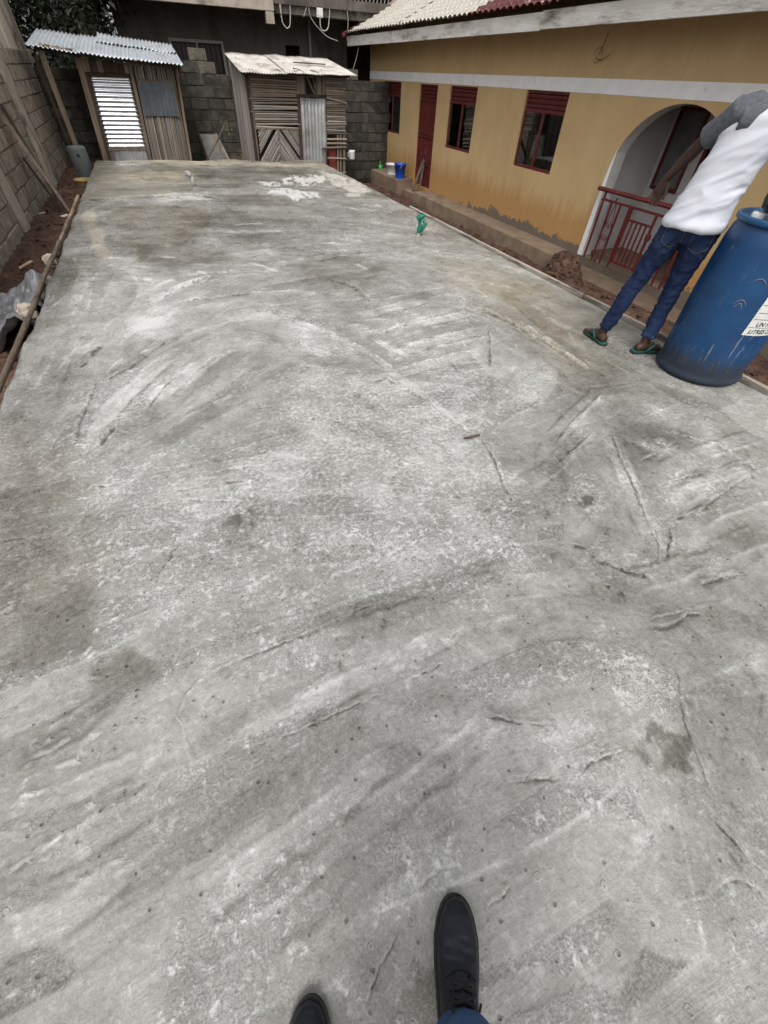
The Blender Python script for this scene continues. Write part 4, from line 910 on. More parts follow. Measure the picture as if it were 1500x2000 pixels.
def rsheet(par, c00, c10, c01, c11, pitch, amp, mat, seed, rag=.05, rip=.02, nm='roof_sheet', nvv=9):
    c00, c10, c01, c11 = map(Vector, (c00, c10, c01, c11)); nu = int((c10-c00).length/pitch*6); P = []
    for j in range(nvv):
        b = j/(nvv-1); row = []
        for i in range(nu+1):
            a = i/nu; q = c00.lerp(c10, a).lerp(c01.lerp(c11, a), b); L_ = (c10-c00).length
            rg = rag*(float(vnoise(np.array(a*L_*4), np.array(seed*1.7), 3))-.5) if j in (0, nvv-1) else 0
            q = q + (c01-c00).normalized()*rg; q.z += amp*math.sin(2*math.pi*a*L_/pitch)+rip*(float(fbm(np.array(a*L_*3), np.array(b*3), seed, 3))-.5); row.append(q)
        P.append(row)
    mb = MB(); mb.grid(P); return mb.build(nm, mat, par, True, .002)
rsheet(LS, (-1.86, 13.82, 1.60), (-.95, 13.82, 1.52), (-1.72, 15.3, 1.86), (-.85, 15.3, 1.79), .078, .012, galv_roof, 1)
rsheet(LS, (-1.02, 13.80, 1.535), (.10, 13.80, 1.465), (-.92, 15.3, 1.81), (.14, 15.3, 1.74), .078, .012, galv_roof, 2)
rsheet(LS, (.03, 13.82, 1.475), (1.0, 13.78, 1.425), (.06, 15.3, 1.755), (.98, 15.3, 1.67), .078, .012, galv_roof, 3)
rsheet(LS, (-.62, 14.75, 1.705), (.98, 14.75, 1.61), (-.58, 15.5, 1.86), (.95, 15.5, 1.735), .078, .012, galv_roof, 5, rip=.05)
mb = MB(); mb.tube([(-1.75, 14.0, 1.56), (-.4, 14.0, 1.485), (.9, 14.0, 1.40)], .035, 8); mb.build('purlin', timber_dk, LS, True)
# loose litter lying on the sheet's corner
leaf_dry = pmat('dry_leaf', (.16, .10, .05), (.32, .22, .11), 12, .9, .3, rnd=.3)
mb = MB(); rl = random.Random(8)
for k in range(90):
    a = rl.random(); x = -1.62+.62*a+rl.gauss(0, .04); z = 1.585-.085*(x+1.86)+.025; y = 13.86+.10*rl.random()+.02
    th = rl.uniform(0, 6.28); l = rl.uniform(.03, .09)
    mb.add([(x, y, z+rl.uniform(0, .03)), (x+l*math.cos(th)*.5-.012*math.sin(th), y+l*.5*math.sin(th)+.012*math.cos(th), z+rl.uniform(0, .05)), (x+l*math.cos(th), y+l*math.sin(th)*.5, z+rl.uniform(0, .03)), (x+l*math.cos(th)*.5+.012*math.sin(th), y+l*.5*math.sin(th)-.012*math.cos(th), z+rl.uniform(0, .04))], [(0, 1, 2, 3)])
tag(mb.build('dry_leaves', leaf_dry), kind='stuff', label='dry brown leaves lying on the galvanised shed roof')
# ---- right shed
RS = thing('cane_shed', 'cane shed with chevron panel, grey tin door and pale tin roof', 'shed', (3.5, 14.2, -.7))
KK = .04
def rx(x, z): return x + KK*z
def rpost(x0, x1, z0, z1, y0, y1, mat, nm, par=RS):
    mb = MB(); mb.box((x0, y0, z0), (x1, y1, z1), .004); mb.shift(lambda x, y, z: (rx(x, z), y, z)); return mb.build(nm, mat, par)
rpost(2.30, 2.37, -.9, 1.38, SY-.02, SY+.05, timber_dk, 'post'); rpost(2.375, 2.41, -.9, 1.33, SY-.035, SY, timber_m, 'post')
rpost(3.50, 3.585, -.9, 1.0, SY-.02, SY+.05, timber_dk, 'door_jamb'); rpost(4.235, 4.275, -.9, 1.0, SY-.02, SY+.05, timber_dk, 'door_jamb'); rpost(4.73, 4.79, -.9, 1.36, SY-.0, SY+.06, timber_m, 'post')
rpost(3.5, 4.28, .98, 1.035, SY-.03, SY+.04, timber_dk, 'lintel')
z = .42
while z < 1.34:
    d = rc.uniform(.028, .044); cane((rx(2.40, z)+rc.uniform(-.03, .01), SY+.0+rc.uniform(-.01, .01), z+d/2), (rx(3.52, z)+rc.uniform(-.02, .03), SY+rc.uniform(-.01, .01), z+d/2+rc.gauss(0, .016)), d, RS, CW if z > .95 or rc.random() < .3 else CG); z += d*rc.uniform(.98, 1.22)
z = .30
while z < 1.33:
    d = rc.uniform(.028, .044); cane((rx(4.27, z)+rc.uniform(-.02, .02), SY+rc.uniform(-.01, .01), z+d/2), (rx(4.80, z)+rc.uniform(-.04, .05), SY+rc.uniform(-.01, .01), z+d/2+rc.gauss(0, .008)), d, RS, CW if rc.random() < .5 else CG); z += d*rc.uniform(.98, 1.2)
cane((rx(4.27, .9), SY-.04, .99), (rx(4.80, .9), SY-.04, .90), .035, RS, CG)
for zz in (.20, .12, .03, -.18, -.5): cane((rx(4.26, zz), SY-.01, zz), (rx(4.81, zz), SY-.01, zz+rc.gauss(0, .015)), .045, RS, CW)
for xx in (4.58, 4.66): cane((rx(xx, -.9), SY+.02, -.9), (rx(xx, .3), SY+.02, .3), .05, RS, CW)
# chevron: canes meeting on a centre line, apex up
cxm = 2.98; zt, zb = .39, -.85
for sg in (-1, 1):
    hw = 3.50-cxm; dk_ = 0
    s_ = -1.0
    while s_ < 1.35:
        # line: z = zt - s_ - |dx|*1.15
        d = rc.uniform(.032, .048); pts = []
        za = zt-s_*1.0; zb_ = za-hw*1.15*1.05
        p0 = [0.0, za]; p1 = [hw, zb_]
        def clip(p, q):
            (x0_, z0_), (x1_, z1_) = p, q
            if z0_ > zt: k_ = (zt-z0_)/(z1_-z0_); x0_, z0_ = x0_+(x1_-x0_)*k_, zt
            if z1_ < zb: k_ = (zb-z0_)/(z1_-z0_); x1_, z1_ = x0_+(x1_-x0_)*k_, zb
            return (x0_, z0_), (x1_, z1_)
        if za > zb and zb_ < zt:
            (xa, z_a), (xb_, z_b) = clip(p0, p1)
            gap = (sg < 0 and .0 < s_+.15 < .13) or (sg > 0 and .0 < s_+.06 < .045)
            if not gap and xb_-xa > .03: cane((rx(cxm+sg*xa, z_a), SY+rc.uniform(-.008, .008), z_a), (rx(cxm+sg*xb_, z_b), SY+rc.uniform(-.008, .008), z_b), d, RS, CG)
        s_ += d*1.42
rpost(2.40, 3.52, .385, .42, SY-.03, SY-.01, timber_m, 'batten'); rpost(cxm-.012, cxm+.012, -.85, .39, SY-.03, SY-.018, timber_m, 'batten')
# transom
for xx in np.arange(3.53, 3.74, .034): cane((rx(xx, 1), SY, 1.02), (rx(xx, 1.3)+rc.gauss(0, .005), SY, 1.35), .034, RS, CW)
for xx in np.arange(4.04, 4.26, .034): cane((rx(xx, 1), SY, 1.02), (rx(xx, 1.3)+rc.gauss(0, .005), SY, 1.35), .034, RS, CW)
for (a, b) in ((3.80, 3.99), (3.77, 3.97), (3.95, 4.01), (4.04, 3.98)): cane((rx(a, 1.3), SY+.01, 1.35), (rx(b, 1), SY+.01, 1.02), .028, RS, CW)
mb = MB(); corr(mb, (3.59, SY-.03, -.85), (1, 0, 0), (0, 0, 1), .66, 1.82, .09, .009, rip=.012, seed=9, bend=-.03); mb.shift(lambda x, y, z: (rx(x, z), y, z)); rd = mb.build('door', tin_grey, RS, True, .002)
mb = MB(); mb.box((4.10, SY-.075, .0), (4.25, SY-.055, .035), .004); mb.tube([(4.22, SY-.07, .02), (4.22, SY-.07, -.2), (4.20, SY-.07, -.28)], .012, 6); mb.build('latch', timber_dk, rd)
mb = MB(); mb.add([(rx(2.33, -.9), SY+.10, -.9), (rx(4.25, -.9), SY+.10, -.9), (rx(4.25, 1.33), SY+.10, 1.33), (rx(2.33, 1.33), SY+.10, 1.33)], [(0, 1, 2, 3)]); mb.build('shade_sheet', inner_dark, RS)  # added dark sheet, paints the inner shade seen through cane gaps
for k in range(30):
    y = SY+.03+k*.045; d = .046; cane((rx(2.30, -.9)-.10*k/30, y, -.9), (rx(2.28, 1.3)-.10*k/30, y, 1.33+.26*k/30), d, RS, CG)
rsheet(RS, (2.20, 13.82, 1.372), (3.30, 13.80, 1.372), (2.10, 15.3, 1.675), (3.14, 15.3, 1.672), .066, .010, tin_pale, 11, rip=.035)
rsheet(RS, (3.25, 13.80, 1.380), (4.20, 13.80, 1.388), (3.08, 15.3, 1.680), (3.98, 15.3, 1.672), .066, .010, tin_pale, 12, rip=.05, rag=.09)
rsheet(RS, (4.13, 13.82, 1.392), (5.02, 13.82, 1.400), (3.92, 15.3, 1.680), (4.70, 15.3, 1.662), .066, .010, tin_pale, 13, rip=.03)
mb = MB(); mb.tube([(2.25, 14.05, 1.36), (3.5, 14.05, 1.375), (4.9, 14.05, 1.385)], .035, 8); mb.build('purlin', timber_dk, RS, True)
mb = MB(); mb.bar((3.62, 14.55, 1.565), (4.42, 14.50, 1.56), .05, .02); tag(mb.build('iron_strip', wire_m), 'dark iron strip lying on the pale tin shed roof', 'iron strip')
TW = ('leftmost short twig on the pale tin roof edge', 'twig slanting beside the leftmost one on the tin roof', 'longest twig slanting down the middle of the tin roof', 'twig nearest the iron strip end at the tin roof edge', 'twig lying flat along the tin roof edge')
for k, (a, b) in enumerate((((3.05, 14.0, 1.43), (3.16, 13.86, 1.40)), ((3.20, 14.1, 1.45), (3.36, 13.92, 1.41)), ((3.52, 14.2, 1.47), (3.70, 13.86, 1.41)), ((3.90, 14.05, 1.45), (4.05, 13.84, 1.41)), ((3.3, 13.9, 1.41), (3.6, 13.97, 1.425)))):
    mb = MB(); m3 = tuple((a[i]+b[i])/2+rc.uniform(-.02, .02) for i in range(3)); mb.tube([a, m3, b], [.009, .008, .004], 5)
    tag(mb.build('twig', wire_m), TW[k], 'twig', 'twigs on the pale tin roof')
# things kept by the right shed
mb = MB(); mb.box((4.32, 14.27, -.86), (4.55, 14.42, -.02), .02); red_m = pmat('worn_red_plastic', (.20, .025, .02), (.32, .05, .04), 6, .5, .1, stain=(.12, .05, .04), stain_scale=4)
jc = thing('jerrycan', 'red plastic can standing in the open corner of the cane shed', 'can', (4.44, 14.34, -.86)); mb.build('body', red_m, jc)
mb = MB(); mb.tube([(4.38, 14.34, -.03), (4.38, 14.34, .02), (4.50, 14.34, .02), (4.50, 14.34, -.03)], .012, 6); mb.build('handle', red_m, jc)
jug = thing('plastic_jug', 'small pale plastic jug hung on the shed corner', 'jug', (4.93, 14.05, -.2))
pale_pl = pmat('pale_plastic', (.55, .56, .56), (.7, .71, .7), 5, .4, .05)
mb = MB(); mb.lathe([(.0, 0), (.065, 0), (.075, .02), (.08, .16), (.085, .19), (.078, .19), (.07, .15), (.0, .02)], (4.93, 14.05, -.2), 18, False); mb.build('body', pale_pl, jug, True)
mb = MB(); mb.tube([(4.855, 14.05, -.03), (4.815, 14.05, -.06), (4.82, 14.05, -.13), (4.857, 14.05, -.15)], .008, 6); mb.build('handle', pale_pl, jug)
# ---- post and planks at the left
mb = MB(); a = ony(80, 100, 14.0); b = ony(150, 290, 14.0); mb.bar((a[0], 14.0, a[2]+.08), (b[0]+.0, 14.0, -.5), .10, .05, (0, 1, 0)); tag(mb.build('timber_post', timber_m), 'tall squared timber post propped between block wall and shiny shed', 'post')
mb = MB(); a = ony(68, 110, 14.3); b = ony(138, 290, 14.3); mb.bar((a[0], 14.3, a[2]), (b[0], 14.3, -.5), .05, .04, (0, 1, 0)); tag(mb.build('thin_pole', timber_dk), 'thin dark pole standing behind the squared timber post', 'pole')
def plank(p, q, wd, th, mat, lab, grp=None):
    mb = MB(); mb.bar(p, q, wd, th, (1, 0, .2)); tag(mb.build('leaning_plank', mat), lab, 'plank', grp)
plank((-2.08, 10.18, .92), (-1.58, 9.52, -.36), .11, .035, timber_m, 'long weathered plank slanting down from the block wall to the soil')
plank((-2.06, 10.50, .90), (-1.70, 9.78, -.36), .07, .03, timber_dk, 'narrow dark plank lying just behind the long weathered plank')
plank((-2.06, 10.30, .31), (-1.80, 10.02, -.36), .06, .03, timber_dk, 'short dark batten propped below the two leaning planks')
# ================================================================== buildings behind
dk_plaster = pmat('sooty_grey_plaster', (.085, .074, .062), (.14, .124, .106), 2, .9, .3, 30, stain=(.06, .05, .042), stain_scale=1.2, stretch=(1, 1, .5))
beam_m = pmat('pale_bare_concrete', (.27, .23, .185), (.40, .35, .29), 4, .9, .4, 30, stain=(.17, .14, .11), stain_scale=3)
moss_m = pmat('mossy_balcony_edge', (.08, .075, .06), (.17, .155, .13), 5, .95, .6, 30, stain=(.035, .037, .026), stain_scale=3.5, stain_lo=.48, stain_hi=.62)
bb = thing('rear_building', 'dark grey two storey building with balcony behind the block wall', 'building', (3, 18.4, -.9))
BY = 18.4; Wn = (1.08, 2.56, .9, 1.94)
sw = (4.38, 4.83, 1.50, 1.945)
mb = MB()
xsB = [-.18, Wn[0], Wn[1], sw[0], sw[1], 6.35]
for a, b in zip(xsB[:-1], xsB[1:]):
    segs = [(-1, 3.1)]
    if (a, b) == (Wn[0], Wn[1]): segs = [(-1, Wn[2]), (Wn[3], 3.1)]
    if (a, b) == (sw[0], sw[1]): segs = [(-1, sw[2]), (sw[3], 3.1)]
    for (c, d) in segs: mb.add([(a, BY, c), (b, BY, c), (b, BY, d), (a, BY, d)], [(0, 1, 2, 3)])
for o_ in (Wn, sw): mb.add([(o_[0], BY, o_[2]), (o_[1], BY, o_[2]), (o_[1], BY, o_[3]), (o_[0], BY, o_[3]), (o_[0], BY+.2, o_[2]), (o_[1], BY+.2, o_[2]), (o_[1], BY+.2, o_[3]), (o_[0], BY+.2, o_[3])], [(0, 1, 5, 4), (1, 2, 6, 5), (2, 3, 7, 6), (3, 0, 4, 7)])
mb.add([(-.18, BY, -1), (-.18, 26, -1), (-.18, 26, 5.2), (-.18, BY, 5.2)], [(0, 1, 2, 3)]); mb.add([(9.5, BY, -1), (9.5, 26, -1), (9.5, 26, 5.2), (9.5, BY, 5.2)], [(0, 1, 2, 3)]); mb.add([(-.18, 26, -1), (9.5, 26, -1), (9.5, 26, 5.2), (-.18, 26, 5.2)], [(0, 1, 2, 3)])
mb.add([(6.35, BY, -1), (6.35, BY+1.6, -1), (6.35, BY+1.6, 3.1), (6.35, BY, 3.1)], [(0, 1, 2, 3)]); mb.add([(6.35, BY+1.6, -1), (9.5, BY+1.6, -1), (9.5, BY+1.6, 3.1), (6.35, BY+1.6, 3.1)], [(0, 1, 2, 3)])
mb.build('wall', dk_plaster, bb)
mb = MB(); mb.box((-.18, BY+.002, 3.1), (9.6, BY+.3, 5.2)); mb.build('upper_wall', dk_plaster, bb)
mb = MB(); mb.box((-.2, BY, 5.2), (9.6, 26.2, 5.35)); mb.build('flat_roof', beam_m, bb)
mb = MB(); mb.box((-.1, BY+.6, -.9), (9.4, BY+.65, 3.0)); mb.build('room_back', inner_dark, bb)
# deck that overhangs the ground floor; its pale edge beam and the mossy edge under the railing
mb = MB(); mb.box((-.7, 16.96, 2.62), (9.5, BY+1.5, 2.80)); mb.build('balcony_deck', dk_plaster, bb)
zb_ = ony(430, 13, 16.9)[2]
mb = MB(); mb.box((-.9, 16.86, zb_), (ony(535, 22, 16.9)[0], 16.955, 3.4), .01); mb.box((ony(519, 30, 16.9)[0], 16.87, ony(527, 47, 16.9)[2]), (ony(535, 30, 16.9)[0], 17.05, zb_-.002), .008); mb.build('edge_beam', beam_m, bb)
xa = ony(537, 22, 16.95)[0]; zm0 = ony(640, 36, 17.1)[2]; zm1 = ony(640, 8, 17.1)[2]
mb = MB(); mb.box((xa, 17.05, zm0), (9.4, 17.25, zm1), .015); mb.build('balcony_edge', moss_m, bb)
mb = MB(); mb.box((xa, 17.10, zm1+.02), (9.4, 17.16, zm1+.06)); mb.build('bottom_rail', moss_m, bb); mb = MB(); mb.box((xa, 17.10, zm1+.86), (9.4, 17.16, zm1+.92)); mb.build('top_rail', moss_m, bb)
x = xa+.18; bal_me = None
while x < 8.2:
    if bal_me is None:
        mb = MB(); mb.tube([(.05*math.sin(k/8*2*math.pi), 0, .8*k/8) for k in range(9)], .028, 6, flat=.5); bal_me = bpy.data.meshes.new('baluster'); bal_me.from_pydata(mb.v, [], mb.f); bal_me.update(); bal_me.materials.append(pmat('pale_baluster', (.20, .185, .16), (.30, .28, .25), 5, .8, .1))
    o = bpy.data.objects.new('baluster', bal_me); COL.objects.link(o); o.parent = bb; o.location = Vector((x, 17.13, zm1+.06))-bb.location; x += .112
# ground-floor window with pale frame and bars
fm = pmat('faded_white_frame', (.26, .25, .235), (.36, .35, .33), 5, .7, .2)
mb = MB()
for (a, b, c, d) in ((Wn[0], Wn[1], Wn[3]-.06, Wn[3]), (Wn[0], Wn[0]+.06, Wn[2], Wn[3]-.06), (Wn[1]-.07, Wn[1], Wn[2], Wn[3]-.06), (1.79, 1.84, Wn[2], Wn[3]-.06), (Wn[0], Wn[1], Wn[2]-.04, Wn[2])): mb.box((a, BY-.01, c), (b, BY+.06, d))
wf = mb.build('window', fm, bb)
for xx in np.arange(Wn[0]+.16, Wn[1]-.1, .135):
    if abs(xx-1.815) > .05:
        mb = MB(); mb.bar((xx, BY+.05, Wn[2]), (xx, BY+.05, Wn[3]-.06), .016, .016); mb.build('window_bar', timber_dk, wf)
mb = MB(); mb.box((Wn[0], BY+.11, Wn[2]), (Wn[1], BY+.115, Wn[3]-.06)); mb.build('pane', pmat('dark_reddish_pane', (.02, .01, .009), (.04, .02, .017), 4, .4, .05), wf)
mb = MB(); xp = ony(604, 80, BY-.08)[0]; mb.tube([(xp+.02, BY-.08, 2.55), (xp+.02, BY-.08, 2.2), (xp, BY-.08, -.6)], .045, 10); mb.build('drain_pipe', pmat('grey_pvc', (.2, .22, .24), (.28, .3, .32), 4, .5, .05), bb, True)
# cables and a small white meter box hang from the balcony
cable_m = pmat('pale_cable', (.32, .30, .27), (.42, .40, .36), 8, .6, 0)
CY = 16.98
def cable(pix, lab, r=.014, mat=cable_m, Y=CY):
    pts = [Vector(ony(px_, py_, Y)) for (px_, py_) in pix]; out = []
    for i in range(len(pts)-1):
        p0, p1, p2, p3 = pts[max(i-1, 0)], pts[i], pts[i+1], pts[min(i+2, len(pts)-1)]
        for k in range(6):
            t = k/6; out.append(.5*((2*p1)+(p2-p0)*t+(2*p0-5*p1+4*p2-p3)*t*t+(3*p1-p0-3*p2+p3)*t**3))
    out.append(pts[-1]); mb = MB(); mb.tube(out, r, 6); tag(mb.build('hanging_cable', mat, None, True), lab, 'cable')
cable([(548,2),(549,25),(552,44),(560,55),(566,50),(567,30),(566,5),(565,-20)], 'pale cable looped low beside the end of the concrete beam')
cable([(545,0),(547,14),(549,28)], 'short pale cable end hanging beside the cable loop', .02); cable([(601,-10),(603,15),(608,36),(622,55),(640,72),(660,80)], 'long thin cable sagging from balcony towards the house eave', .009)
cable([(625,35),(626,52),(631,60),(640,56),(643,35),(644,0),(644,-20)], 'pale cable looped under the white meter box'); cable([(593,33),(599,12),(601,-5)], 'short cable slanting beside the meter box cable', .010); cable([(678,22),(680,40),(679,58)], 'short pale cable hanging near the pink roof corner', .009)
cable([(700,92),(697,110),(688,140)], 'thin grey cord slanting down below the house eave', .006, cable_m, 16.5)
mx0 = ony(618, 12, CY); mx1 = ony(631, 35, CY)
mbx = thing('meter_box', 'small white ribbed box fixed below the balcony railing', 'box', (mx0[0], CY, mx1[2]))
wbx = pmat('white_box_enamel', (.6, .6, .57), (.7, .7, .67), 5, .5, .05)
mb = MB(); mb.box((mx0[0], CY-.02, mx1[2]), (mx1[0], CY+.06, mx0[2]), .006); mb.build('body', wbx, mbx)
for k in range(3):
    xx = mx0[0]+(mx1[0]-mx0[0])*(k+.5)/3; mb = MB(); mb.box((xx-.016, CY-.032, mx1[2]+.03), (xx+.016, CY-.018, mx0[2]-.03), .004); mb.build('rib', wbx, mbx)
# tan building beyond the left wall
tan_m = pmat('tan_plaster', (.64, .56, .45), (.78, .70, .58), 2.2, .9, .4, 30, stain=(.28, .21, .14), stain_scale=2, stain_lo=.55, stain_hi=.7)
tb = thing('tan_building', 'tan plastered building with pilaster behind the block wall', 'building', (-4, 17, -.5))
mb = MB(); mb.box((-7, 9, -.6), (-2.5, 18.6, 4.2)); mb.build('wall', tan_m, tb)
pv = onx(30, 45, -2.8)
mb = MB(); mb.box((-2.5, 17.2, -.6), (-2.40, 17.7, 4.2), .02); mb.build('pilaster', plaster_m, tb); mb = MB(); mb.box((-2.5, 15.9, -.6), (-2.45, 16.15, 4.2), .02); mb.build('pilaster', tan_m, tb)
mb = MB(); mb.box((-7.0, 9.0, 4.2), (-2.48, 18.6, 4.32)); mb.build('roof', galv_roof, tb)
# dark tree in the gap
leaf_m = pmat('dark_green_leaf', (.012, .017, .008), (.03, .04, .018), 6, .55, .2, rnd=0, spec=.4)  # near-black leaf colour carries the deep shade of the gap
bark_m = pmat('dark_bark', (.035, .027, .02), (.08, .06, .045), 8, .95, .8)
def tree(loc, h, spread, nl, lab, nm='leafy_tree', seed=1):
    r = random.Random(seed); tr = thing(nm, lab, 'tree', loc); L0 = Vector(loc)
    mb = MB(); tips = []
    mb.tube([L0, L0+Vector((.1, 0, h*.35)), L0+Vector((.05, .1, h*.6)), L0+Vector((.15, 0, h*.9))], [.14, .11, .08, .03], 9)
    for k in range(16):
        f = r.uniform(.3, .9); b = L0+Vector((.08, .05, h*f)); th = r.uniform(0, 6.28); l = spread*r.uniform(.5, 1)
        e = b+Vector((math.cos(th)*l, math.sin(th)*l, r.uniform(-.1, .6)*l)); m_ = b.lerp(e, .5)+Vector((0, 0, .12)); mb.tube([b, m_, e], [.035, .022, .008], 6); tips += [(m_, .5), (e, 1.0), (b.lerp(e, .75), .8)]
    mb.build('trunk', bark_m, tr, True)
    mb = MB()
    for k in range(nl):
        c, q = r.choice(tips); p = c+Vector((r.gauss(0, .28), r.gauss(0, .28), r.gauss(0, .26)))
        d = Vector((r.gauss(0, 1), r.gauss(0, 1), r.gauss(-.5, .7))).normalized(); s_ = d.cross(Vector((r.gauss(0, 1), r.gauss(0, 1), r.gauss(0, 1)))).normalized(); l = r.uniform(.07, .2); w_ = l*r.uniform(.16, .32); up = d.cross(s_)*l*.12
        mb.add([p, p+d*l*.5+s_*w_+up, p+d*l, p+d*l*.5-s_*w_+up], [(0, 1, 2), (0, 2, 3)])
    mb.build('crown', leaf_m, tr)
tree((-1.0, 18.0, -.6), 3.6, 1.0, 5200, 'dark leafy tree in the gap left of the grey building', seed=4)
tree((-2.0, 21.2, -.6), 5.2, 1.8, 15000, 'dense dark tree added farther back to fill the gap behind the leafy tree', seed=9)  # added crown that blocks bright sky and keeps the gap black
# ================================================================== small things round the slab
# bamboo and pole edge forms on the left
pole_m = pmat('muddy_pole', (.16, .115, .075), (.33, .26, .185), 5, .9, .6, 35, stretch=(3, .4, 3), stain=(.09, .06, .04), stain_scale=3)
pole_br = pmat('brown_bark_pole', (.075, .052, .036), (.17, .125, .09), 8, .95, .9, 35, stretch=(2, .5, 2))
def pole(y0, y1, x0, x1, r, lab, mat, z0=.0, z1=.0, seed=0):
    n = 16; pts = []; rad = []
    for i in range(n+1):
        f = i/n; q = float(fbm(np.array(f*5.), np.array(seed*3.1), seed, 3))-.5; q2 = float(fbm(np.array(f*5.+7), np.array(seed*3.1), seed+3, 3))-.5
        pts.append((x0+(x1-x0)*f+.016*q, y0+(y1-y0)*f, z0+(z1-z0)*f+.016*q2)); rad.append(r*(1.1-.25*f)*(1.12 if i % 4 == 0 else 1))
    mb = MB(); mb.tube(pts, rad, 9); tag(mb.build('form_pole', mat, None, True), lab, 'pole')
pole(9.0, 6.35, -1.312, -1.325, .020, 'slim pale pole edging the slab at its far left', pole_m, .0, -.01, 1)
pole(6.45, 4.55, -1.322, -1.318, .019, 'slim brown pole edging the slab beside the crumpled sheet', pole_br, -.005, .0, 2)
pole(4.62, 2.3, -1.312, -1.325, .017, 'pale pole edging the slab nearest the camera on the soil side', pole_br, .0, -.015, 3)
pole(5.35, 3.2, -1.405, -1.395, .022, 'thick bark covered pole lying outside the slim edging pole', pole_br, -.10, -.09, 4)
pole(8.0, 6.5, -1.40, -1.42, .035, 'short bark pole in the soil beside the far edging pole', pole_br, -.12, -.14, 5)
for k, (x, y, lab) in enumerate(((-1.40, 6.05, 'muddy grey stake lump beside the far edging pole'), (-1.40, 4.55, 'pale stone lump where two edging poles meet'))):
    mb = MB(); clod(mb, (x, y, -.05), .07, rn); clod(mb, (x-.05, y+.06, -.1), .06, rn); clod(mb, (x+.02, y-.06, -.08), .05, rn); tag(mb.build('stone', plaster_m), lab, 'stone')
# timber edge boards on the right
fb_m = pmat('splashed_form_board', (.24, .21, .17), (.42, .38, .32), 6, .9, .5, 35, stretch=(3, .4, 3), stain=(.12, .10, .08), stain_scale=4)
for (a, b, x, lab) in ((5.35, 7.25, 3.525, 'far timber edge board along the right of the slab'), (3.2, 5.33, 3.520, 'middle timber edge board beside the soil heap'), (.2, 3.18, 3.528, 'near timber edge board running past the blue drum')):
    mb = MB(); mb.box((x-.016, a, -.16), (x+.02, b, .014), .004); mb.shift(lambda x, y, z: (x+.02*(float(vnoise(np.array(y*1.5), np.array(0.), 6))-.5), y, z+.015*(float(vnoise(np.array(y*1.1), np.array(3.), 6))-.5))); tag(mb.build('edge_board', fb_m), lab, 'board')
# pipe stubs
pv_m = pmat('cement_smeared_pipe', (.33, .32, .29), (.52, .51, .47), 14, .8, .6, 40, stain=(.22, .18, .14), stain_scale=9)
st = thing('pipe_stub', 'short cement smeared pipe stub standing in the far slab', 'pipe', (.43, 9.55, 0)); mb = MB()
mb.tube([(.43, 9.55, -.05), (.42, 9.55, .07), (.405, 9.55, .14)], .032, 12); mb.build('pipe', pv_m, st, True); mb = MB(); mb.tube([(.405, 9.55, .13), (.375, 9.55, .165), (.33, 9.55, .17)], [.04, .042, .04], 12); mb.build('elbow', pv_m, st, True)
gn = thing('wrapped_pipe', 'pipe stub bound in green plastic standing near the slab edge', 'pipe', (2.89, 5.63, 0)); grm = pmat('green_wrap', (.006, .10, .065), (.015, .21, .14), 14, .45, .5, 50)
mb = MB(); mb.tube([(2.875, 5.63, -.05), (2.885, 5.63, .06)], .022, 10); mb.build('pipe', pv_m, gn, True)
mb = MB(); P = []
for i in range(22):
    f = i/21; row = []; z = .035+.20*f; cx = 2.885+.012*math.sin(f*7)+.012*f; rr = .030+.010*math.sin(f*9)+.012*(f > .75)-.02*(f > .96)
    for j in range(17):
        a = 2*math.pi*j/16; q = .012*(float(fbm(np.array(3*math.cos(a)+f*3), np.array(3*math.sin(a)+f*6), 5, 3))-.5); row.append((cx+(rr+q)*math.cos(a), 5.63+(rr+q)*math.sin(a), z))
    P.append(row)
mb.grid(P); mb.build('plastic_wrap', grm, gn, True)
mb = MB(); mb.tube([(2.92, 5.60, .175), (2.945, 5.58, .13), (2.915, 5.58, .09), (2.89, 5.585, .05)], [.022, .026, .02, .014], 8); mb.build('tail', grm, gn, True)
# bucket pair on the apron
def bucket(nm, lab, c, r0, r1, h, mat, handle=True):
    t = thing(nm, lab, 'bucket', c); mb = MB()
    mb.lathe([(r0, 0), (r0*1.0, .01), (r1, h-.03), (r1*1.06, h-.03), (r1*1.07, h), (r1*.97, h), (r1*.93, h-.05), (r0*.93, .02), (.001, .02)], c, 28, False); mb.add([(c[0]+r0*math.cos(a), c[1]+r0*math.sin(a), c[2]+.001) for a in np.linspace(0, 6.28, 28)[:-1]], [tuple(range(27))]); mb.build('body', mat, t, True)
    if handle: mb = MB(); mb.tube([(c[0]-.02-.9*r1*math.sin(a)*.55, c[1]+r1*1.05*math.cos(a), c[2]+h-.02-r1*.75*math.sin(a)) for a in np.linspace(0, math.pi, 14)], .005, 5); mb.build('handle', pale_pl, t)
bl_m = pmat('bright_blue_plastic', (.005, .055, .36), (.01, .085, .46), 5, .35, .05)
bucket('plastic_bucket', 'bright blue bucket standing on the house apron', (6.30, 13.80, -.600), .125, .165, .33, bl_m)
bucket('plastic_bucket', 'white lidless tub behind the blue bucket on the apron', (6.36, 14.52, -.600), .15, .18, .24, pale_pl)
gc = thing('green_cup', 'small bright green plastic cup left of the white tub', 'cup', (6.34, 15.4, -.6)); mb = MB(); gcm = pmat('bright_green_plastic', (.03, .28, .05), (.05, .36, .08), 5, .4, 0); mb.lathe([(.05, 0), (.065, .10), (.06, .10), (.045, .012), (.001, .012)], (6.34, 15.4, -.6), 16, False); mb.build('body', gcm, gc, True); mb = MB(); mb.tube([(6.34, 15.4, .0-.55), (6.34, 15.42, -.44), (6.34, 15.43, -.40)], [.02, .018, .008], 6); mb.build('spout', gcm, gc)
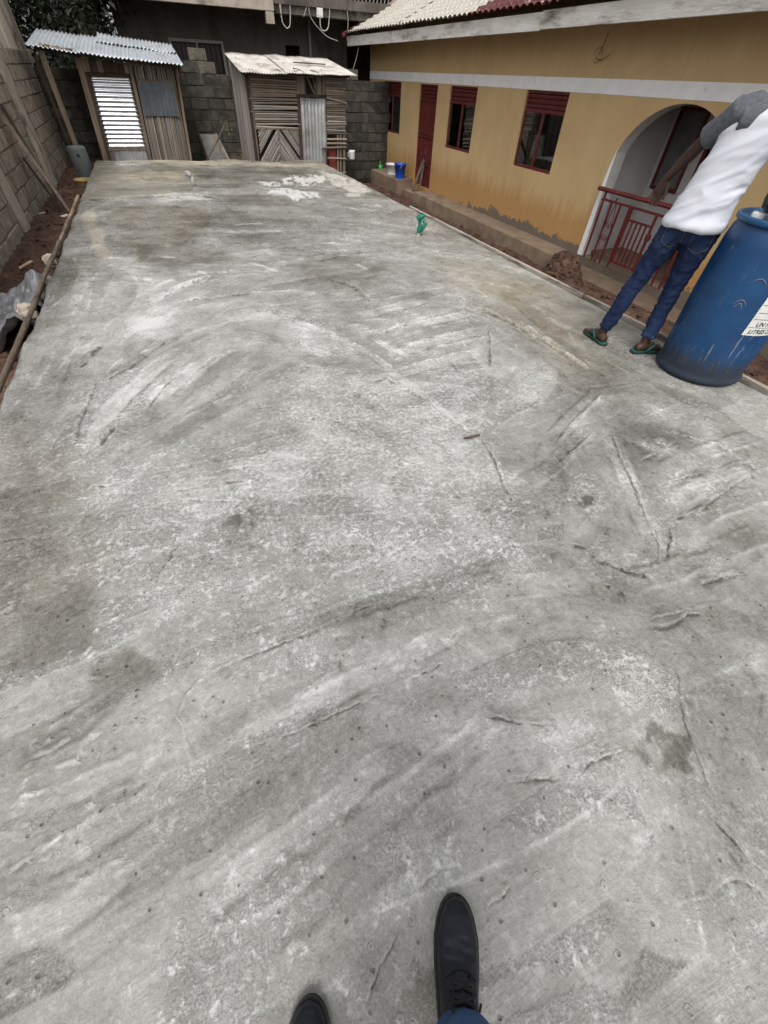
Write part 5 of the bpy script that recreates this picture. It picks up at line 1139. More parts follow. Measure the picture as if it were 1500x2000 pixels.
# plank against the door
dp = thing('door_plank', 'forked pale timber offcut leaning against the maroon door', 'plank', (6.42, 12.9, -.8)); mb = MB(); mb.bar((6.40, 13.12, -.80), (6.60, 12.92, -.10), .09, .03, (1, 0, .3)); mb.build('board', timber_m, dp); mb = MB(); mb.bar((6.40, 12.72, -.80), (6.585, 12.91, -.20), .07, .03, (1, 0, .3)); mb.build('brace', timber_m, dp)
# jerrycan cut-off and yellow rim by the far left
can = thing('cut_drum', 'grey plastic drum with a round hole beside the far left slab corner', 'drum', (-1.52, 12.5, -.36)); cm = pmat('dull_grey_plastic', (.07, .08, .077), (.115, .125, .118), 5, .6, .15, stain=(.06, .065, .06), stain_scale=3)
mb = MB(); mb.lathe([(.001, 0), (.165, 0), (.17, .02), (.168, .30), (.17, .56), (.16, .60), (.12, .61), (.001, .605)], (-1.52, 12.5, -.36), 28, False); mb.build('body', cm, can, True)
mb = MB(); mb.tube([(-1.51, 12.34, .12), (-1.51, 12.325, .12)], .028, 12); mb.build('hole_shade', inner_dark, can)  # dark disc painted as the shade in the hole
yr = thing('yellow_basin', 'yellow cut plastic basin tucked beside the slab corner', 'basin', (-1.55, 12.0, -.34)); ym = pmat('dirty_yellow_plastic', (.32, .22, .07), (.46, .34, .15), 6, .5, .15, stain=(.22, .14, .06), stain_scale=4)
mb = MB(); mb.lathe([(.001, 0), (.15, 0), (.158, .02), (.160, .17), (.172, .18), (.172, .20), (.155, .20), (.148, .03), (.001, .02)], (-1.55, 12.0, -.40), 26, False); mb.build('body', ym, yr, True)
# tilted steel barrow tray and stick with leaves between the sheds
br = thing('barrow_tray', 'grey steel tray tipped up against the mossy wall between the sheds', 'tray', (1.35, 15.0, -.6)); trm = pmat('cement_crusted_steel', (.15, .145, .135), (.25, .24, .22), 5, .7, .4, metal=.2, stain=(.10, .085, .07))
c0 = [ony(388, 262, 15.1), ony(418, 262, 15.1), ony(446, 318, 14.9), ony(408, 318, 14.9)]
mb = MB(); mb.add([tuple(c) for c in c0], [(0, 1, 2, 3)]); mb.build('floor', trm, br, False, .02)
mb = MB(); mb.bar(c0[1]+np.array([.02, -.03, 0]), c0[2]+np.array([.02, -.03, 0]), .05, .10); mb.build('rim', beam_m, br); mb = MB(); mb.bar(c0[0]+np.array([-.02, -.03, 0]), c0[3]+np.array([-.02, -.03, 0]), .05, .10); mb.build('rim', timber_dk, br)
stk = thing('leafy_stick', 'thin pale stick with a few green leaves leaning by the tray', 'stick', (1.1, 14.8, -.6)); mb = MB(); a = ony(403, 315, 14.8); b = ony(441, 238, 14.9); mb.tube([tuple(a), tuple((a+b)/2+np.array([.02, 0, 0])), tuple(b)], [.018, .016, .010], 6); mb.build('stem', cane_w, stk)
mb = MB(); r = random.Random(2)
for k in range(34):
    p = Vector(b)+Vector((r.gauss(0, .07), r.gauss(0, .05), r.gauss(-.02, .08))); d = Vector((r.gauss(0, 1), r.gauss(0, 1), r.gauss(-.3, 1))).normalized(); s2 = d.cross(Vector((0, 1, .3))).normalized(); l = r.uniform(.04, .08); mb.add([p, p+d*l*.5+s2*l*.22, p+d*l, p+d*l*.5-s2*l*.22], [(0, 1, 2, 3)])
mb.build('leaves', pmat('young_leaf', (.07, .10, .02), (.13, .17, .04), 8, .6, .1), stk)
mb = MB()
for k in range(420):
    x = r.uniform(1.55, 2.25); y = r.uniform(14.5, 15.3); th = r.uniform(0, 6.28); l = r.uniform(.12, .5); e = (x+l*.5*math.cos(th), y+l*.4*math.sin(th), -.66+l*r.uniform(.4, 1.2)); mb.tube([(x, y, -.72), ((x+e[0])/2, (y+e[1])/2, (-.72+e[2])/2+.05), e], [.005, .004, .002], 3, False)
tag(mb.build('dry_grass', leaf_dry), kind='stuff', label='dry brown grass beside the shed')
# crumpled builder's plastic on the left soil
sh_m = pmat('grey_plastic_sheet', (.13, .133, .14), (.24, .244, .25), 4, .32, .2, 30, stain=(.14, .13, .12), stain_scale=3, spec=.6)
n = 70; Xs = np.linspace(-2.15, -1.40, n); Ys = np.linspace(4.25, 5.65, n); SXg, SYg = np.meshgrid(Xs, Ys)
rd1 = 1-np.abs(2*fbm(SXg*2.2+SYg*.9, SYg*1.6, 7, 4)-1); rd2 = 1-np.abs(2*fbm(SXg*5+3, SYg*4-SXg*2, 9, 3)-1)
Zs = ground_z(SXg, SYg)+.02+.16*np.clip(rd1-.55, 0, 1)+.09*np.clip(rd2-.5, 0, 1)+.10*np.exp(-((SXg+1.5)/.1)**2)
Xw = SXg+.06*(fbm(SXg*3, SYg*3, 17, 3)-.5)+.16*(fbm(SYg*2.5, SYg*0, 18, 3)-.5); Yw = SYg+.10*(fbm(SXg*4, SYg*2, 19, 3)-.5)+.25*(SXg+1.8)
mb = MB(); mb.grid([[(Xw[i, j], Yw[i, j], Zs[i, j]) for j in range(n)] for i in range(n)]); tag(mb.build('plastic_sheet', sh_m, None, True), 'crumpled grey plastic sheet lying on the soil outside the slab', 'sheet')
# chips and litter
chip_m = pmat('fresh_wood_chip', (.42, .31, .20), (.58, .46, .32), 8, .85, .3, rnd=.15); pap_m = pmat('litter_paper', (.5, .46, .42), (.62, .58, .54), 8, .8, .2)
def chip(p, l, w_, th, tilt, mat, lab, cat='wood chip'):
    mb = MB(); c, s_ = math.cos(th), math.sin(th); z = p[2]
    vs = []
    for zz in (0, .012):
        for (u, v) in ((-l/2, -w_*.35), (l/2, -w_*.5), (l*.46, w_*.4), (-l*.4, w_*.5)): vs.append((p[0]+u*c-v*s_, p[1]+u*s_+v*c, z+zz+tilt*u))
    mb.add(vs, [(3, 2, 1, 0), (4, 5, 6, 7), (0, 1, 5, 4), (1, 2, 6, 5), (2, 3, 7, 6), (3, 0, 4, 7)]); tag(mb.build('wood_chip' if cat == 'wood chip' else 'paper_scrap', mat), lab, cat)
def on_soil(px_, py_, z0):
    z = z0
    for _ in range(8):
        p = gz(px_, py_, z); z = float(ground_z(np.array(p[0]), np.array(p[1])))+.012
    return gz(px_, py_, z)
for (px_, py_, l, w_, th, lab) in ((50, 518, .22, .03, 1.0, 'long pale splinter lying on the left soil'), (82, 417, .10, .04, .4, 'short pale chip near the wall on the left soil'), (54, 536, .05, .035, .2, 'tiny pale chip below the long splinter'),
  (1330, 588, .20, .12, .9, 'broad pale wood chip between the legs and the drum'), (1268, 594, .22, .04, .2, 'thin wood splinter on soil behind the standing person'), (1180, 560, .12, .03, .9, 'small pale chip on soil below the heap'), (1255, 566, .14, .04, -.3, 'pale chip on soil near the gate')):
    chip(on_soil(px_, py_, -.3 if px_ < 700 else -.7), l, w_, th, .1, chip_m, lab)
chip(on_soil(128, 422, -.3), .14, .10, .5, .1, pap_m, 'pinkish scrap of paper at the foot of the planks', 'paper')
p = gz(922, 858); mb = MB(); mb.tube([(p[0]-.05, p[1]+.012, .012), (p[0], p[1]+.004, .016), (p[0]+.055, p[1]+.01, .012)], [.006, .009, .005], 6); tag(mb.build('twig', pmat('dark_twig', (.06, .045, .03), (.1, .08, .06), 20, .9, .3)), 'short dark twig lying alone on the middle of the slab', 'twig')
# ================================================================== blue drum
DC = (3.30, 1.72, .012); DR = .28
def drum_mat():
    m, t, p = newmat('scuffed_blue_drum'); L = t.links.new; tc = N(t, 'ShaderNodeTexCoord'); ob = tc.outputs['Object']; sp = N(t, 'ShaderNodeSeparateXYZ'); L(ob, sp.inputs[0])
    n1 = N(t, 'ShaderNodeTexNoise', Scale=6, Detail=6); L(ob, n1.inputs['Vector']); col = ramp(t, n1.outputs[0], [(.3, (.002, .030, .098)), (.7, (.005, .055, .155))]).outputs[0]
    mp = N(t, 'ShaderNodeMapping'); mp.inputs['Scale'].default_value = (48, 48, 5); L(ob, mp.inputs[0]); n2 = N(t, 'ShaderNodeTexNoise', Scale=1, Detail=8, Roughness=.7); L(mp.outputs[0], n2.inputs['Vector'])
    low = ramp(t, sp.outputs[2], [(.0, (1, 1, 1)), (.45, (0, 0, 0))]).outputs[0]
    scr = ramp(t, math_(t, 'MULTIPLY_ADD', low, .12, n2.outputs[0]), [(.64, (0, 0, 0)), (.68, (1, 1, 1))]).outputs[0]
    gate_ = ramp(t, sp.outputs[2], [(.04, (0, 0, 0)), (.12, (1, 1, 1))]).outputs[0]
    col = mixc(t, math_(t, 'MULTIPLY', math_(t, 'MULTIPLY', scr, .38), gate_), col, (.36, .37, .35))
    mud = ramp(t, math_(t, 'MULTIPLY_ADD', n2.outputs[0], -.22, sp.outputs[2]), [(0, (1, 1, 1)), (.10, (0, 0, 0))]).outputs[0]
    col = mixc(t, math_(t, 'MULTIPLY', mud, .8), col, (.017, .017, .016))
    L(col, p.inputs['Base Color']); L(math_(t, 'MULTIPLY_ADD', mud, .45, math_(t, 'MULTIPLY_ADD', scr, .3, .40)), p.inputs['Roughness']); p.inputs['Specular IOR Level'].default_value = .5
    b = N(t, 'ShaderNodeBump', Strength=.25, Distance=.004); L(n2.outputs[0], b.inputs['Height']); L(b.outputs[0], p.inputs['Normal']); return m
dm = drum_mat()
drum = thing('plastic_drum', 'tall scuffed blue plastic drum with torn white label on the slab edge', 'drum', DC)
prof = [(.001, .004), (DR-.03, .0), (DR-.008, .0), (DR+.002, .012), (DR+.003, .032), (DR-.006, .042), (DR-.008, .06), (DR-.004, .12), (DR+.000, .30), (DR+.004, .48), (DR+.000, .66), (DR-.006, .80), (DR-.018, .865), (DR-.03, .885), (DR-.034, .895)]
mb = MB(); mb.lathe(prof, DC, 72, False); mb.build('body', dm, drum, True)
rim_m = pmat('pale_blue_rim', (.006, .05, .14), (.03, .10, .20), 6, .45, .1)
mb = MB(); mb.lathe([(DR-.036, .893), (DR-.020, .893), (DR-.010, .901), (DR-.009, .918), (DR-.014, .926), (DR-.022, .927), (DR-.026, .925), (DR-.03, .91)], DC, 72, False); mb.build('rim', rim_m, drum, True)
mb = MB(); mb.lathe([(DR-.032, .91), (DR-.06, .905), (.001, .912)], DC, 48, False); lid = mb.build('lid', dm, drum, True)
for a in (2.4, 5.5): mb = MB(); mb.lathe([(.035, .905), (.035, .93), (.03, .936), (.001, .936)], (DC[0]+.17*math.cos(a), DC[1]+.17*math.sin(a), DC[2]), 18, False); mb.build('bung', pale_pl, lid, True)
mb = MB()
for (a0, a1, z) in ((3.62, 3.92, .64), (3.55, 3.8, .52), (3.6, 3.75, .50)): mb.tube([(DC[0]+(DR+.0035)*math.cos(a0+(a1-a0)*k/9), DC[1]+(DR+.0035)*math.sin(a0+(a1-a0)*k/9), DC[2]+z+.03*math.sin(k/9*math.pi)) for k in range(10)], [.0006+.0016*math.sin(k/9*math.pi) for k in range(10)], 5)
mb.build('gouge', pmat('scraped_plastic', (.16, .16, .15), (.24, .22, .20), 20, .8, .3), drum)
# label wrapped round the drum, its left edge torn slantwise
def hit_drum(px_, py_, r):
    d = _ray(px_, py_); ox, oy = -DC[0], -DC[1]; A = d[0]**2+d[1]**2; B_ = 2*(ox*d[0]+oy*d[1]); C_ = ox*ox+oy*oy-r*r; t = (-B_-math.sqrt(max(B_*B_-4*A*C_, 0)))/(2*A); p = CPOS+d*t; return math.atan2(p[1]-DC[1], p[0]-DC[0]), p[2]
a0, z0 = hit_drum(1448, 654, DR+.003); a1, z1 = hit_drum(1500, 580, DR+.003)
lab_m = pmat('stained_paper_label', (.52, .52, .48), (.66, .66, .62), 9, .75, .2, stain=(.40, .37, .30), stain_scale=6)
def dr(z): return np.interp(z-DC[2], [p[1] for p in prof[5:]], [p[0] for p in prof[5:]])
mb = MB(); P = []; AE = a0+1.55
for i in range(19):
    f = i/18; z = z0+(z1-z0)*1.25*f; al = a0+(a1-a0)*1.25*f+.015*(float(fbm(np.array(f*9), np.array(.5), 3, 3))-.5); row = []
    for j in range(26): a = al+(AE-al)*j/25; r_ = float(dr(z))+.0025; row.append((DC[0]+r_*math.cos(a), DC[1]+r_*math.sin(a), z))
    P.append(row)
mb.grid(P); lb = mb.build('label', lab_m, drum, True)
ink = pmat('black_ink', (.012, .012, .012), (.02, .02, .02), 9, .7, 0)
def wrap_text(txt, size, ang, z, nm='lettering'):
    cu = bpy.data.curves.new(nm, 'FONT'); cu.body = txt; cu.size = size; cu.shear = .15; cu.offset = size*.018
    tmp = bpy.data.objects.new(nm, cu); COL.objects.link(tmp); bpy.context.view_layer.update()
    me2 = bpy.data.meshes.new_from_object(tmp.evaluated_get(bpy.context.evaluated_depsgraph_get())); bpy.data.objects.remove(tmp)
    o0 = wloc(lb)
    for v in me2.vertices:
        zz = z+v.co.y; r_ = float(dr(zz))+.0036; a = ang+v.co.x/r_; v.co = Vector((DC[0]+r_*math.cos(a), DC[1]+r_*math.sin(a), zz))-o0
    link(nm, me2, ink, lb)
wrap_text('UN NO:', .036, a0+.14, z0+.058); wrap_text('LITRES 230 40', .036, a0+.08, z0+.013)
mb = MB()
for zz in (z0+.049, z0+.098, z0+.135, z0+.18):
    f = (zz-z0)/((z1-z0)*1.25); al = a0+(a1-a0)*1.25*f+.03; r_ = float(dr(zz))+.0036; mb.grid([[(DC[0]+r_*math.cos(al+(AE-al)*j/24), DC[1]+r_*math.sin(al+(AE-al)*j/24), zz+e) for j in range(25)] for e in (0, .0025)])
mb.build('printed_rule', ink, lb)
# dark bottle lying on the lid
q = ony(1492, 366, 1.62)
bt = thing('dark_bottle', 'dark green plastic container lying on top of the blue drum', 'container', (3.30, 1.72, .96)); dg = pmat('dark_green_plastic', (.005, .022, .018), (.012, .04, .032), 6, .35, .1)
bz = .96+.045
mb = MB(); mb.tube([(3.16, 1.83, bz+.012), (3.175, 1.82, bz+.012), (3.19, 1.805, bz), (3.36, 1.66, bz), (3.39, 1.635, bz)], [.03, .052, .058, .058, .035], 16); mb.build('body', dg, bt, True)
mb = MB(); mb.tube([(3.385, 1.64, bz), (3.42, 1.61, bz)], .024, 12); mb.build('cap', dg, bt, True)

# ================================================================== people
def remeshed(nm, mb, voxel, mat, parent, smooth_it=6, wrinkle=None):
    me0 = bpy.data.meshes.new(nm+'_src'); me0.from_pydata(mb.v, [], mb.f); bm = bmesh.new(); bm.from_mesh(me0); bmesh.ops.recalc_face_normals(bm, faces=bm.faces); bm.to_mesh(me0); bm.free()
    tmp = bpy.data.objects.new(nm+'_src', me0); COL.objects.link(tmp)
    md = tmp.modifiers.new('r', 'REMESH'); md.mode = 'VOXEL'; md.voxel_size = voxel; md.use_smooth_shade = True
    ms = tmp.modifiers.new('s', 'SMOOTH'); ms.factor = .5; ms.iterations = smooth_it
    bpy.context.view_layer.update(); me2 = bpy.data.meshes.new_from_object(tmp.evaluated_get(bpy.context.evaluated_depsgraph_get())); bpy.data.objects.remove(tmp)
    n = len(me2.vertices); co = np.empty(n*3); no = np.empty(n*3); me2.vertices.foreach_get('co', co); me2.vertex_normals.foreach_get('vector', no); co = co.reshape(-1, 3); no = no.reshape(-1, 3)
    if wrinkle is not None: co = co + no*wrinkle(co, no)[:, None]
    o0 = wloc(parent); co = co - np.array([o0.x, o0.y, o0.z]); me2.vertices.foreach_set('co', co.ravel()); me2.update(); me2.name = nm; me2.materials.clear()
    return link(nm, me2, mat, parent, True)
def oval(mb, secs, n=20):
    """closed loft through ellipses: (centre, axis a vector, axis b vector)"""
    vs = []; fs = []
    for (c, a, b) in secs:
        for k in range(n):
            t = 2*math.pi*k/n; vs.append(Vector(c)+Vector(a)*math.cos(t)+Vector(b)*math.sin(t))
    m = len(secs)
    for i in range(m-1):
        for k in range(n): k2 = (k+1) % n; fs.append((i*n+k, i*n+k2, (i+1)*n+k2, (i+1)*n+k))
    fs += [tuple(reversed(range(n))), tuple(range((m-1)*n, m*n))]; mb.add(vs, fs)
def ball(mb, c, r):
    bm = bmesh.new(); bmesh.ops.create_icosphere(bm, subdivisions=3, radius=1); mb.add([(c[0]+v.co.x*r[0], c[1]+v.co.y*r[1], c[2]+v.co.z*r[2]) for v in bm.verts], [tuple(v.index for v in f.verts) for f in bm.faces]); bm.free()
PF = np.array([3.0, 2.2, 0]); PN = np.array([3.0, 2.2, 0])/np.hypot(3.0, 2.2); PS = np.array([PN[1], -PN[0], 0])
def B(s_, n_, z): return Vector(PF + PS*s_ + PN*n_ + np.array([0, 0, z]))
def sightline(px_, py_, dep=0.0):
    d = _ray(px_, py_); f0 = PF+PN*dep; t = ((f0-CPOS)@PN)/(d@PN); return Vector(CPOS+d*t)
person = thing('person', 'person in white shirt with grey sleeves, blue jeans and green sandals beside the drum', 'person', (3.0, 2.2, 0))
def skin(nm, c1, c2): return pmat(nm, c1, c2, 9, .55, .2, 60, spec=.35, dist=.004)
skin_m = skin('dark_brown_skin', (.040, .020, .014), (.062, .033, .023))
sv, nvv = Vector(PS), Vector(PN)
SH = B(.075, .0, 1.345); EL = sightline(1378, 272, .12); WR = sightline(1304, 347, .26); 
handd = (sightline(1276, 392, .30)-WR).normalized()
# legs: hip, knee, ankle
hipL, hipR = B(.022, .0, .80), B(.178, .0, .80); knL, knR = B(-.075, .03, .46), B(.170, .03, .46); anL, anR = B(-.150, .0, .085), B(.165, .0, .085)
mb = MB()
mb.tube([hipL, hipL.lerp(knL, .5), knL, knL.lerp(anL, .4), anL], [.075, .062, .047, .046, .033], 12); mb.tube([hipR, hipR.lerp(knR, .5), knR, knR.lerp(anR, .4), anR], [.075, .062, .047, .046, .033], 12)
oval(mb, [(B(.10, 0, .76), sv*.105, nvv*.075), (B(.10, 0, .86), sv*.135, nvv*.09), (B(.13, .0, 1.0), sv*.12, nvv*.085), (B(.165, .0, 1.18), sv*.13, nvv*.09), (B(.205, .0, 1.33), sv*.145, nvv*.085), (B(.22, .0, 1.40), sv*.08, nvv*.06)])
NK = B(.225, .01, 1.40); HD = B(.245, .045, 1.575)
mb.tube([NK, NK.lerp(HD, .5)+Vector((0, 0, .0)), HD], [.060, .054, .05], 14)
ball(mb, HD, (.078, .078, .115)); ball(mb, HD+nvv*.03-Vector((0, 0, .055)), (.058, .058, .062)); ball(mb, HD-nvv*.02+Vector((0, 0, .03)), (.08, .08, .085))
ball(mb, HD+nvv*.098-Vector((0, 0, .015)), (.014, .014, .022)); ball(mb, HD+nvv*.088-Vector((0, 0, .062)), (.022, .018, .008)); ball(mb, HD+nvv*.084-Vector((0, 0, .074)), (.020, .016, .008))
for s_ in (-1, 1): ball(mb, HD+sv*.082*s_-Vector((0, 0, .01)), (.012, .016, .03)); ball(mb, HD+sv*.03*s_+nvv*.07+Vector((0, 0, .02)), (.018, .012, .008))
# left arm hanging, right arm resting on the drum lid
def arm(SHo, ELo, WRo):
    mb.tube([SHo, SHo.lerp(ELo, .5), ELo, ELo.lerp(WRo, .35), WRo], [.052, .044, .036, .038, .025], 14)
arm(SH, EL, WR)
def hand(W, d, palm_n, curl, spread, mirror=1):
    d = d.normalized(); palm_n = (palm_n-d*palm_n.dot(d)).normalized(); sd_ = d.cross(palm_n).normalized()*mirror
    oval(mb, [(W-d*.01, sd_*.024, palm_n*.018), (W+d*.03, sd_*.034, palm_n*.017), (W+d*.07, sd_*.041, palm_n*.015), (W+d*.095, sd_*.038, palm_n*.012)], 16)
    for k, (o_, ln) in enumerate(((-.030, .070), (-.010, .080), (.011, .074), (.030, .058))):
        p0 = W+d*.085+sd_*o_; fd = (d+sd_*spread*(k-1.5)+palm_n*.05).normalized(); p1 = p0+fd*ln*.45; fd2 = (fd+palm_n*curl*(1+.25*k)).normalized(); p2 = p1+fd2*ln*.32; fd3 = (fd2+palm_n*curl*.9).normalized(); p3 = p2+fd3*ln*.26
        mb.tube([p0-fd*.015, p0, p1, p2, p3, p3+fd3*.005], [.009, .0095, .009, .0083, .0070, .004], 10)
    p0 = W+d*.022-sd_*.026; td = (d*.75-sd_*.6+palm_n*.35).normalized(); p1 = p0+td*.035; td2 = (td+d*.35+palm_n*.2).normalized(); p2 = p1+td2*.030; p3 = p2+(td2+d*.2).normalized()*.022
    mb.tube([p0-td*.012, p0, p1, p2, p3, p3+td2*.004], [.012, .013, .0115, .010, .0085, .005], 10)
hand(WR, handd, (-sv*.3-nvv*.75), .42, .10)
SHR = B(.355, .0, 1.335); ELR = B(.47, -.06, 1.10); WRR = B(.44, -.24, .995)
arm(SHR, ELR, WRR); hand(WRR, (Vector((DC[0], DC[1], .99))-WRR)*1.0+Vector((0, 0, .02)), Vector((0, 0, -1)), .15, .16, -1)
# feet
def foot(A, fd, sd_):
    fd = Vector(fd).normalized(); sd_ = fd.cross(Vector((0, 0, 1))); z0 = Vector((0, 0, 1)); G = Vector((A.x, A.y, 0))
    oval(mb, [(G-fd*.060+z0*.045, sd_*.024, z0*.020), (G-fd*.045+z0*.046, sd_*.031, z0*.028), (G+fd*.01+z0*.056, sd_*.034, z0*.038), (G+fd*.07+z0*.047, sd_*.038, z0*.028), (G+fd*.125+z0*.037, sd_*.044, z0*.018), (G+fd*.15+z0*.034, sd_*.042, z0*.013)], 16)
    mb.tube([A+z0*.05, A, G+z0*.05], [.036, .034, .034], 12)
    for k, (o_, ln) in enumerate(((-.032, .045), (-.012, .040), (.005, .036), (.021, .030), (.036, .024))):
        p0 = G+fd*.14+sd_*o_+z0*.034; mb.tube([p0-fd*.01, p0+fd*ln*.5, p0+fd*ln], [.012 if k == 0 else .009, .0115 if k == 0 else .0085, .007], 8)
fdL = -sv*.55+nvv*.60; fdR = sv*.62+nvv*.55
foot(anL, fdL, None); foot(anR, fdR, None)
body = remeshed('body', mb, .0055, skin_m, person, 3)
# eyes and hair belong to the body
eye_m = pmat('eye_white', (.6, .58, .55), (.65, .63, .6), 5, .2, 0)
for s_ in (-1, 1): mb = MB(); ball(mb, HD+sv*.030*s_+nvv*.071+Vector((0, 0, .004)), (.013, .013, .009)); mb.build('eye', eye_m, person, True)
mb = MB(); ball(mb, HD-nvv*.022+Vector((0, 0, .035)), (.088, .088, .092)); ball(mb, HD-nvv*.05-Vector((0, 0, .01)), (.068, .068, .07)); remeshed('hair', mb, .008, pmat('black_hair', (.006, .005, .005), (.014, .012, .011), 60, .8, .8, 90), person, 2, lambda co, no: .004*(fbm(co[:, 0]*120, co[:, 1]*120+co[:, 2]*90, 3, 2)-.5))
def denim(nm, c1, c2, fade):
    return pmat(nm, c1, c2, 3.5, .85, .35, 160, stretch=(1, 1, .6), stain=fade, stain_scale=5, stain_lo=.52, stain_hi=.75, dist=.003, spec=.2)
jean_m = denim('dark_blue_denim', (.006, .012, .036), (.015, .029, .078), (.040, .066, .135))
mb = MB()
def leg(h, k_, a, r):
    mb.tube([h+Vector((0, 0, .02)), h.lerp(k_, .35), h.lerp(k_, .7), k_, k_.lerp(a, .35), k_.lerp(a, .7), a+Vector((0, 0, .035))], r, 18)
leg(hipL, knL, anL, [.095, .083, .068, .060, .057, .053, .051]); leg(hipR, knR, anR, [.095, .083, .068, .060, .057, .053, .051])
oval(mb, [(B(.10, 0, .74), sv*.12, nvv*.09), (B(.10, -.005, .80), sv*.160, nvv*.115), (B(.10, -.005, .88), sv*.158, nvv*.115), (B(.105, 0, .96), sv*.145, nvv*.105)], 24)
def jean_wr(co, no):
    d = (co-PF); z = co[:, 2]; s_ = d@PS; n_ = d@PN
    r1 = 1-np.abs(2*fbm(s_*13+z*9, z*15-s_*16+n_*6, 3, 3)-1); r2 = 1-np.abs(2*fbm(s_*9-z*6, z*24+n_*10, 6, 3)-1)
    gain = .010+.008*np.exp(-((z-.46)/.10)**2)+.008*np.exp(-((z-.15)/.08)**2)+.006*np.exp(-((z-.72)/.07)**2)
    return gain*(r1-.72)*1.3 + gain*.7*(r2-.72)
jeans = remeshed('jeans', mb, .009, jean_m, person, 4, jean_wr); bpy.context.view_layer.update()
seam_m = pmat('tan_stitch', (.10, .075, .05), (.16, .12, .08), 30, .8, 0)
for (s0, zc) in ((.02, .775), (.185, .765)):
    mb = MB(); pts = []
    for (u, v) in ((-.055, .055), (-.055, -.04), (0, -.065), (.055, -.04), (.055, .055), (-.055, .055)): pts.append((s0+u, zc+v))
    # back pockets sit on the seat of the jeans
    for (p_, q_) in zip(pts[:-1], pts[1:]):
        for k in range(5):
            f0, f1 = k/5, (k+.7)/5; P2 = []
            for f in (f0, f1):
                s_ = p_[0]+(q_[0]-p_[0])*f; z = p_[1]+(q_[1]-p_[1])*f
                hitv = jeans.ray_cast(B(s_, -.6, z)-wloc(jeans), nvv); P2.append(hitv[1]+wloc(jeans) if hitv[0] else B(s_, -.13, z))
            mb.tube(P2, .0018, 5)
    mb.build('pocket_stitching', seam_m, jeans)
shirt_w = pmat('white_cotton', (.50, .51, .56), (.58, .59, .635), 5, .9, .25, 120, spec=.15, dist=.003)
shirt_g = pmat('grey_cotton', (.075, .08, .09), (.125, .13, .145), 60, .9, .25, 120, spec=.15, dist=.003)
mb = MB()
oval(mb, [(B(.100, -.008, .825), sv*.172, nvv*.132), (B(.102, -.006, .86), sv*.171, nvv*.130), (B(.112, -.003, .95), sv*.160, nvv*.120), (B(.130, 0, 1.06), sv*.150, nvv*.112), (B(.158, 0, 1.18), sv*.154, nvv*.112), (B(.185, 0, 1.27), sv*.164, nvv*.110), (B(.21, 0, 1.335), sv*.170, nvv*.105), (B(.218, .0, 1.385), sv*.115, nvv*.080), (B(.222, .004, 1.41), sv*.075, nvv*.068)], 32)
def shirt_wr(co, no):
    d = (co-PF); z = co[:, 2]; s_ = d@PS; n_ = d@PN
    al = s_*.86+z*.5; ac = -s_*.5+z*.86; r1 = 1-np.abs(2*fbm(al*3.2+n_*3, ac*12+n_*3, 13, 3)-1); r2 = 1-np.abs(2*fbm(al*6, ac*26+n_*5, 16, 2)-1); g = .014+.010*np.exp(-((z-.96)/.12)**2)
    return g*(r1-.7)*1.5 + .004*(r2-.7) + .006*(fbm(s_*7+n_*4, z*5, 19, 2)-.5) + .012*np.exp(-((z-.835)/.035)**2)
shirt = remeshed('shirt', mb, .009, shirt_w, person, 4, shirt_wr)
def sleeve(S0, E0, sg):
    mb = MB(); d = (E0-S0).normalized(); m_ = S0+d*.185
    ball(mb, S0+Vector((0, 0, .0)), (.076, .076, .066)); mb.tube([S0-d*.01+Vector((0, 0, .01)), S0+d*.07, m_, m_+d*.012], [.078, .071, .066, .064], 20)
    mb.tube([S0+Vector((0, 0, .0)), B(.215+.065*sg, -.002, 1.385), B(.22+.055*sg, 0, 1.405)], [.075, .066, .045], 16)
    # raglan yoke running over the shoulder blade
    oval(mb, [(S0-Vector(PS)*sg*.00+Vector((0, 0, -.03)), nvv*.098, Vector((0, 0, .07))), (B(.215+.085*sg, -.0, 1.325), nvv*.114, Vector((0, 0, .075))), (B(.22+.045*sg, 0, 1.375), nvv*.09, Vector((0, 0, .045)))], 18)
    return remeshed('sleeve', mb, .008, shirt_g, shirt, 4, lambda co, no: .006*(fbm(co[:, 0]*30, co[:, 2]*26+co[:, 1]*20, 5, 3)-.5))
sleeve(SH, EL, -1); sleeve(SHR, ELR, 1)
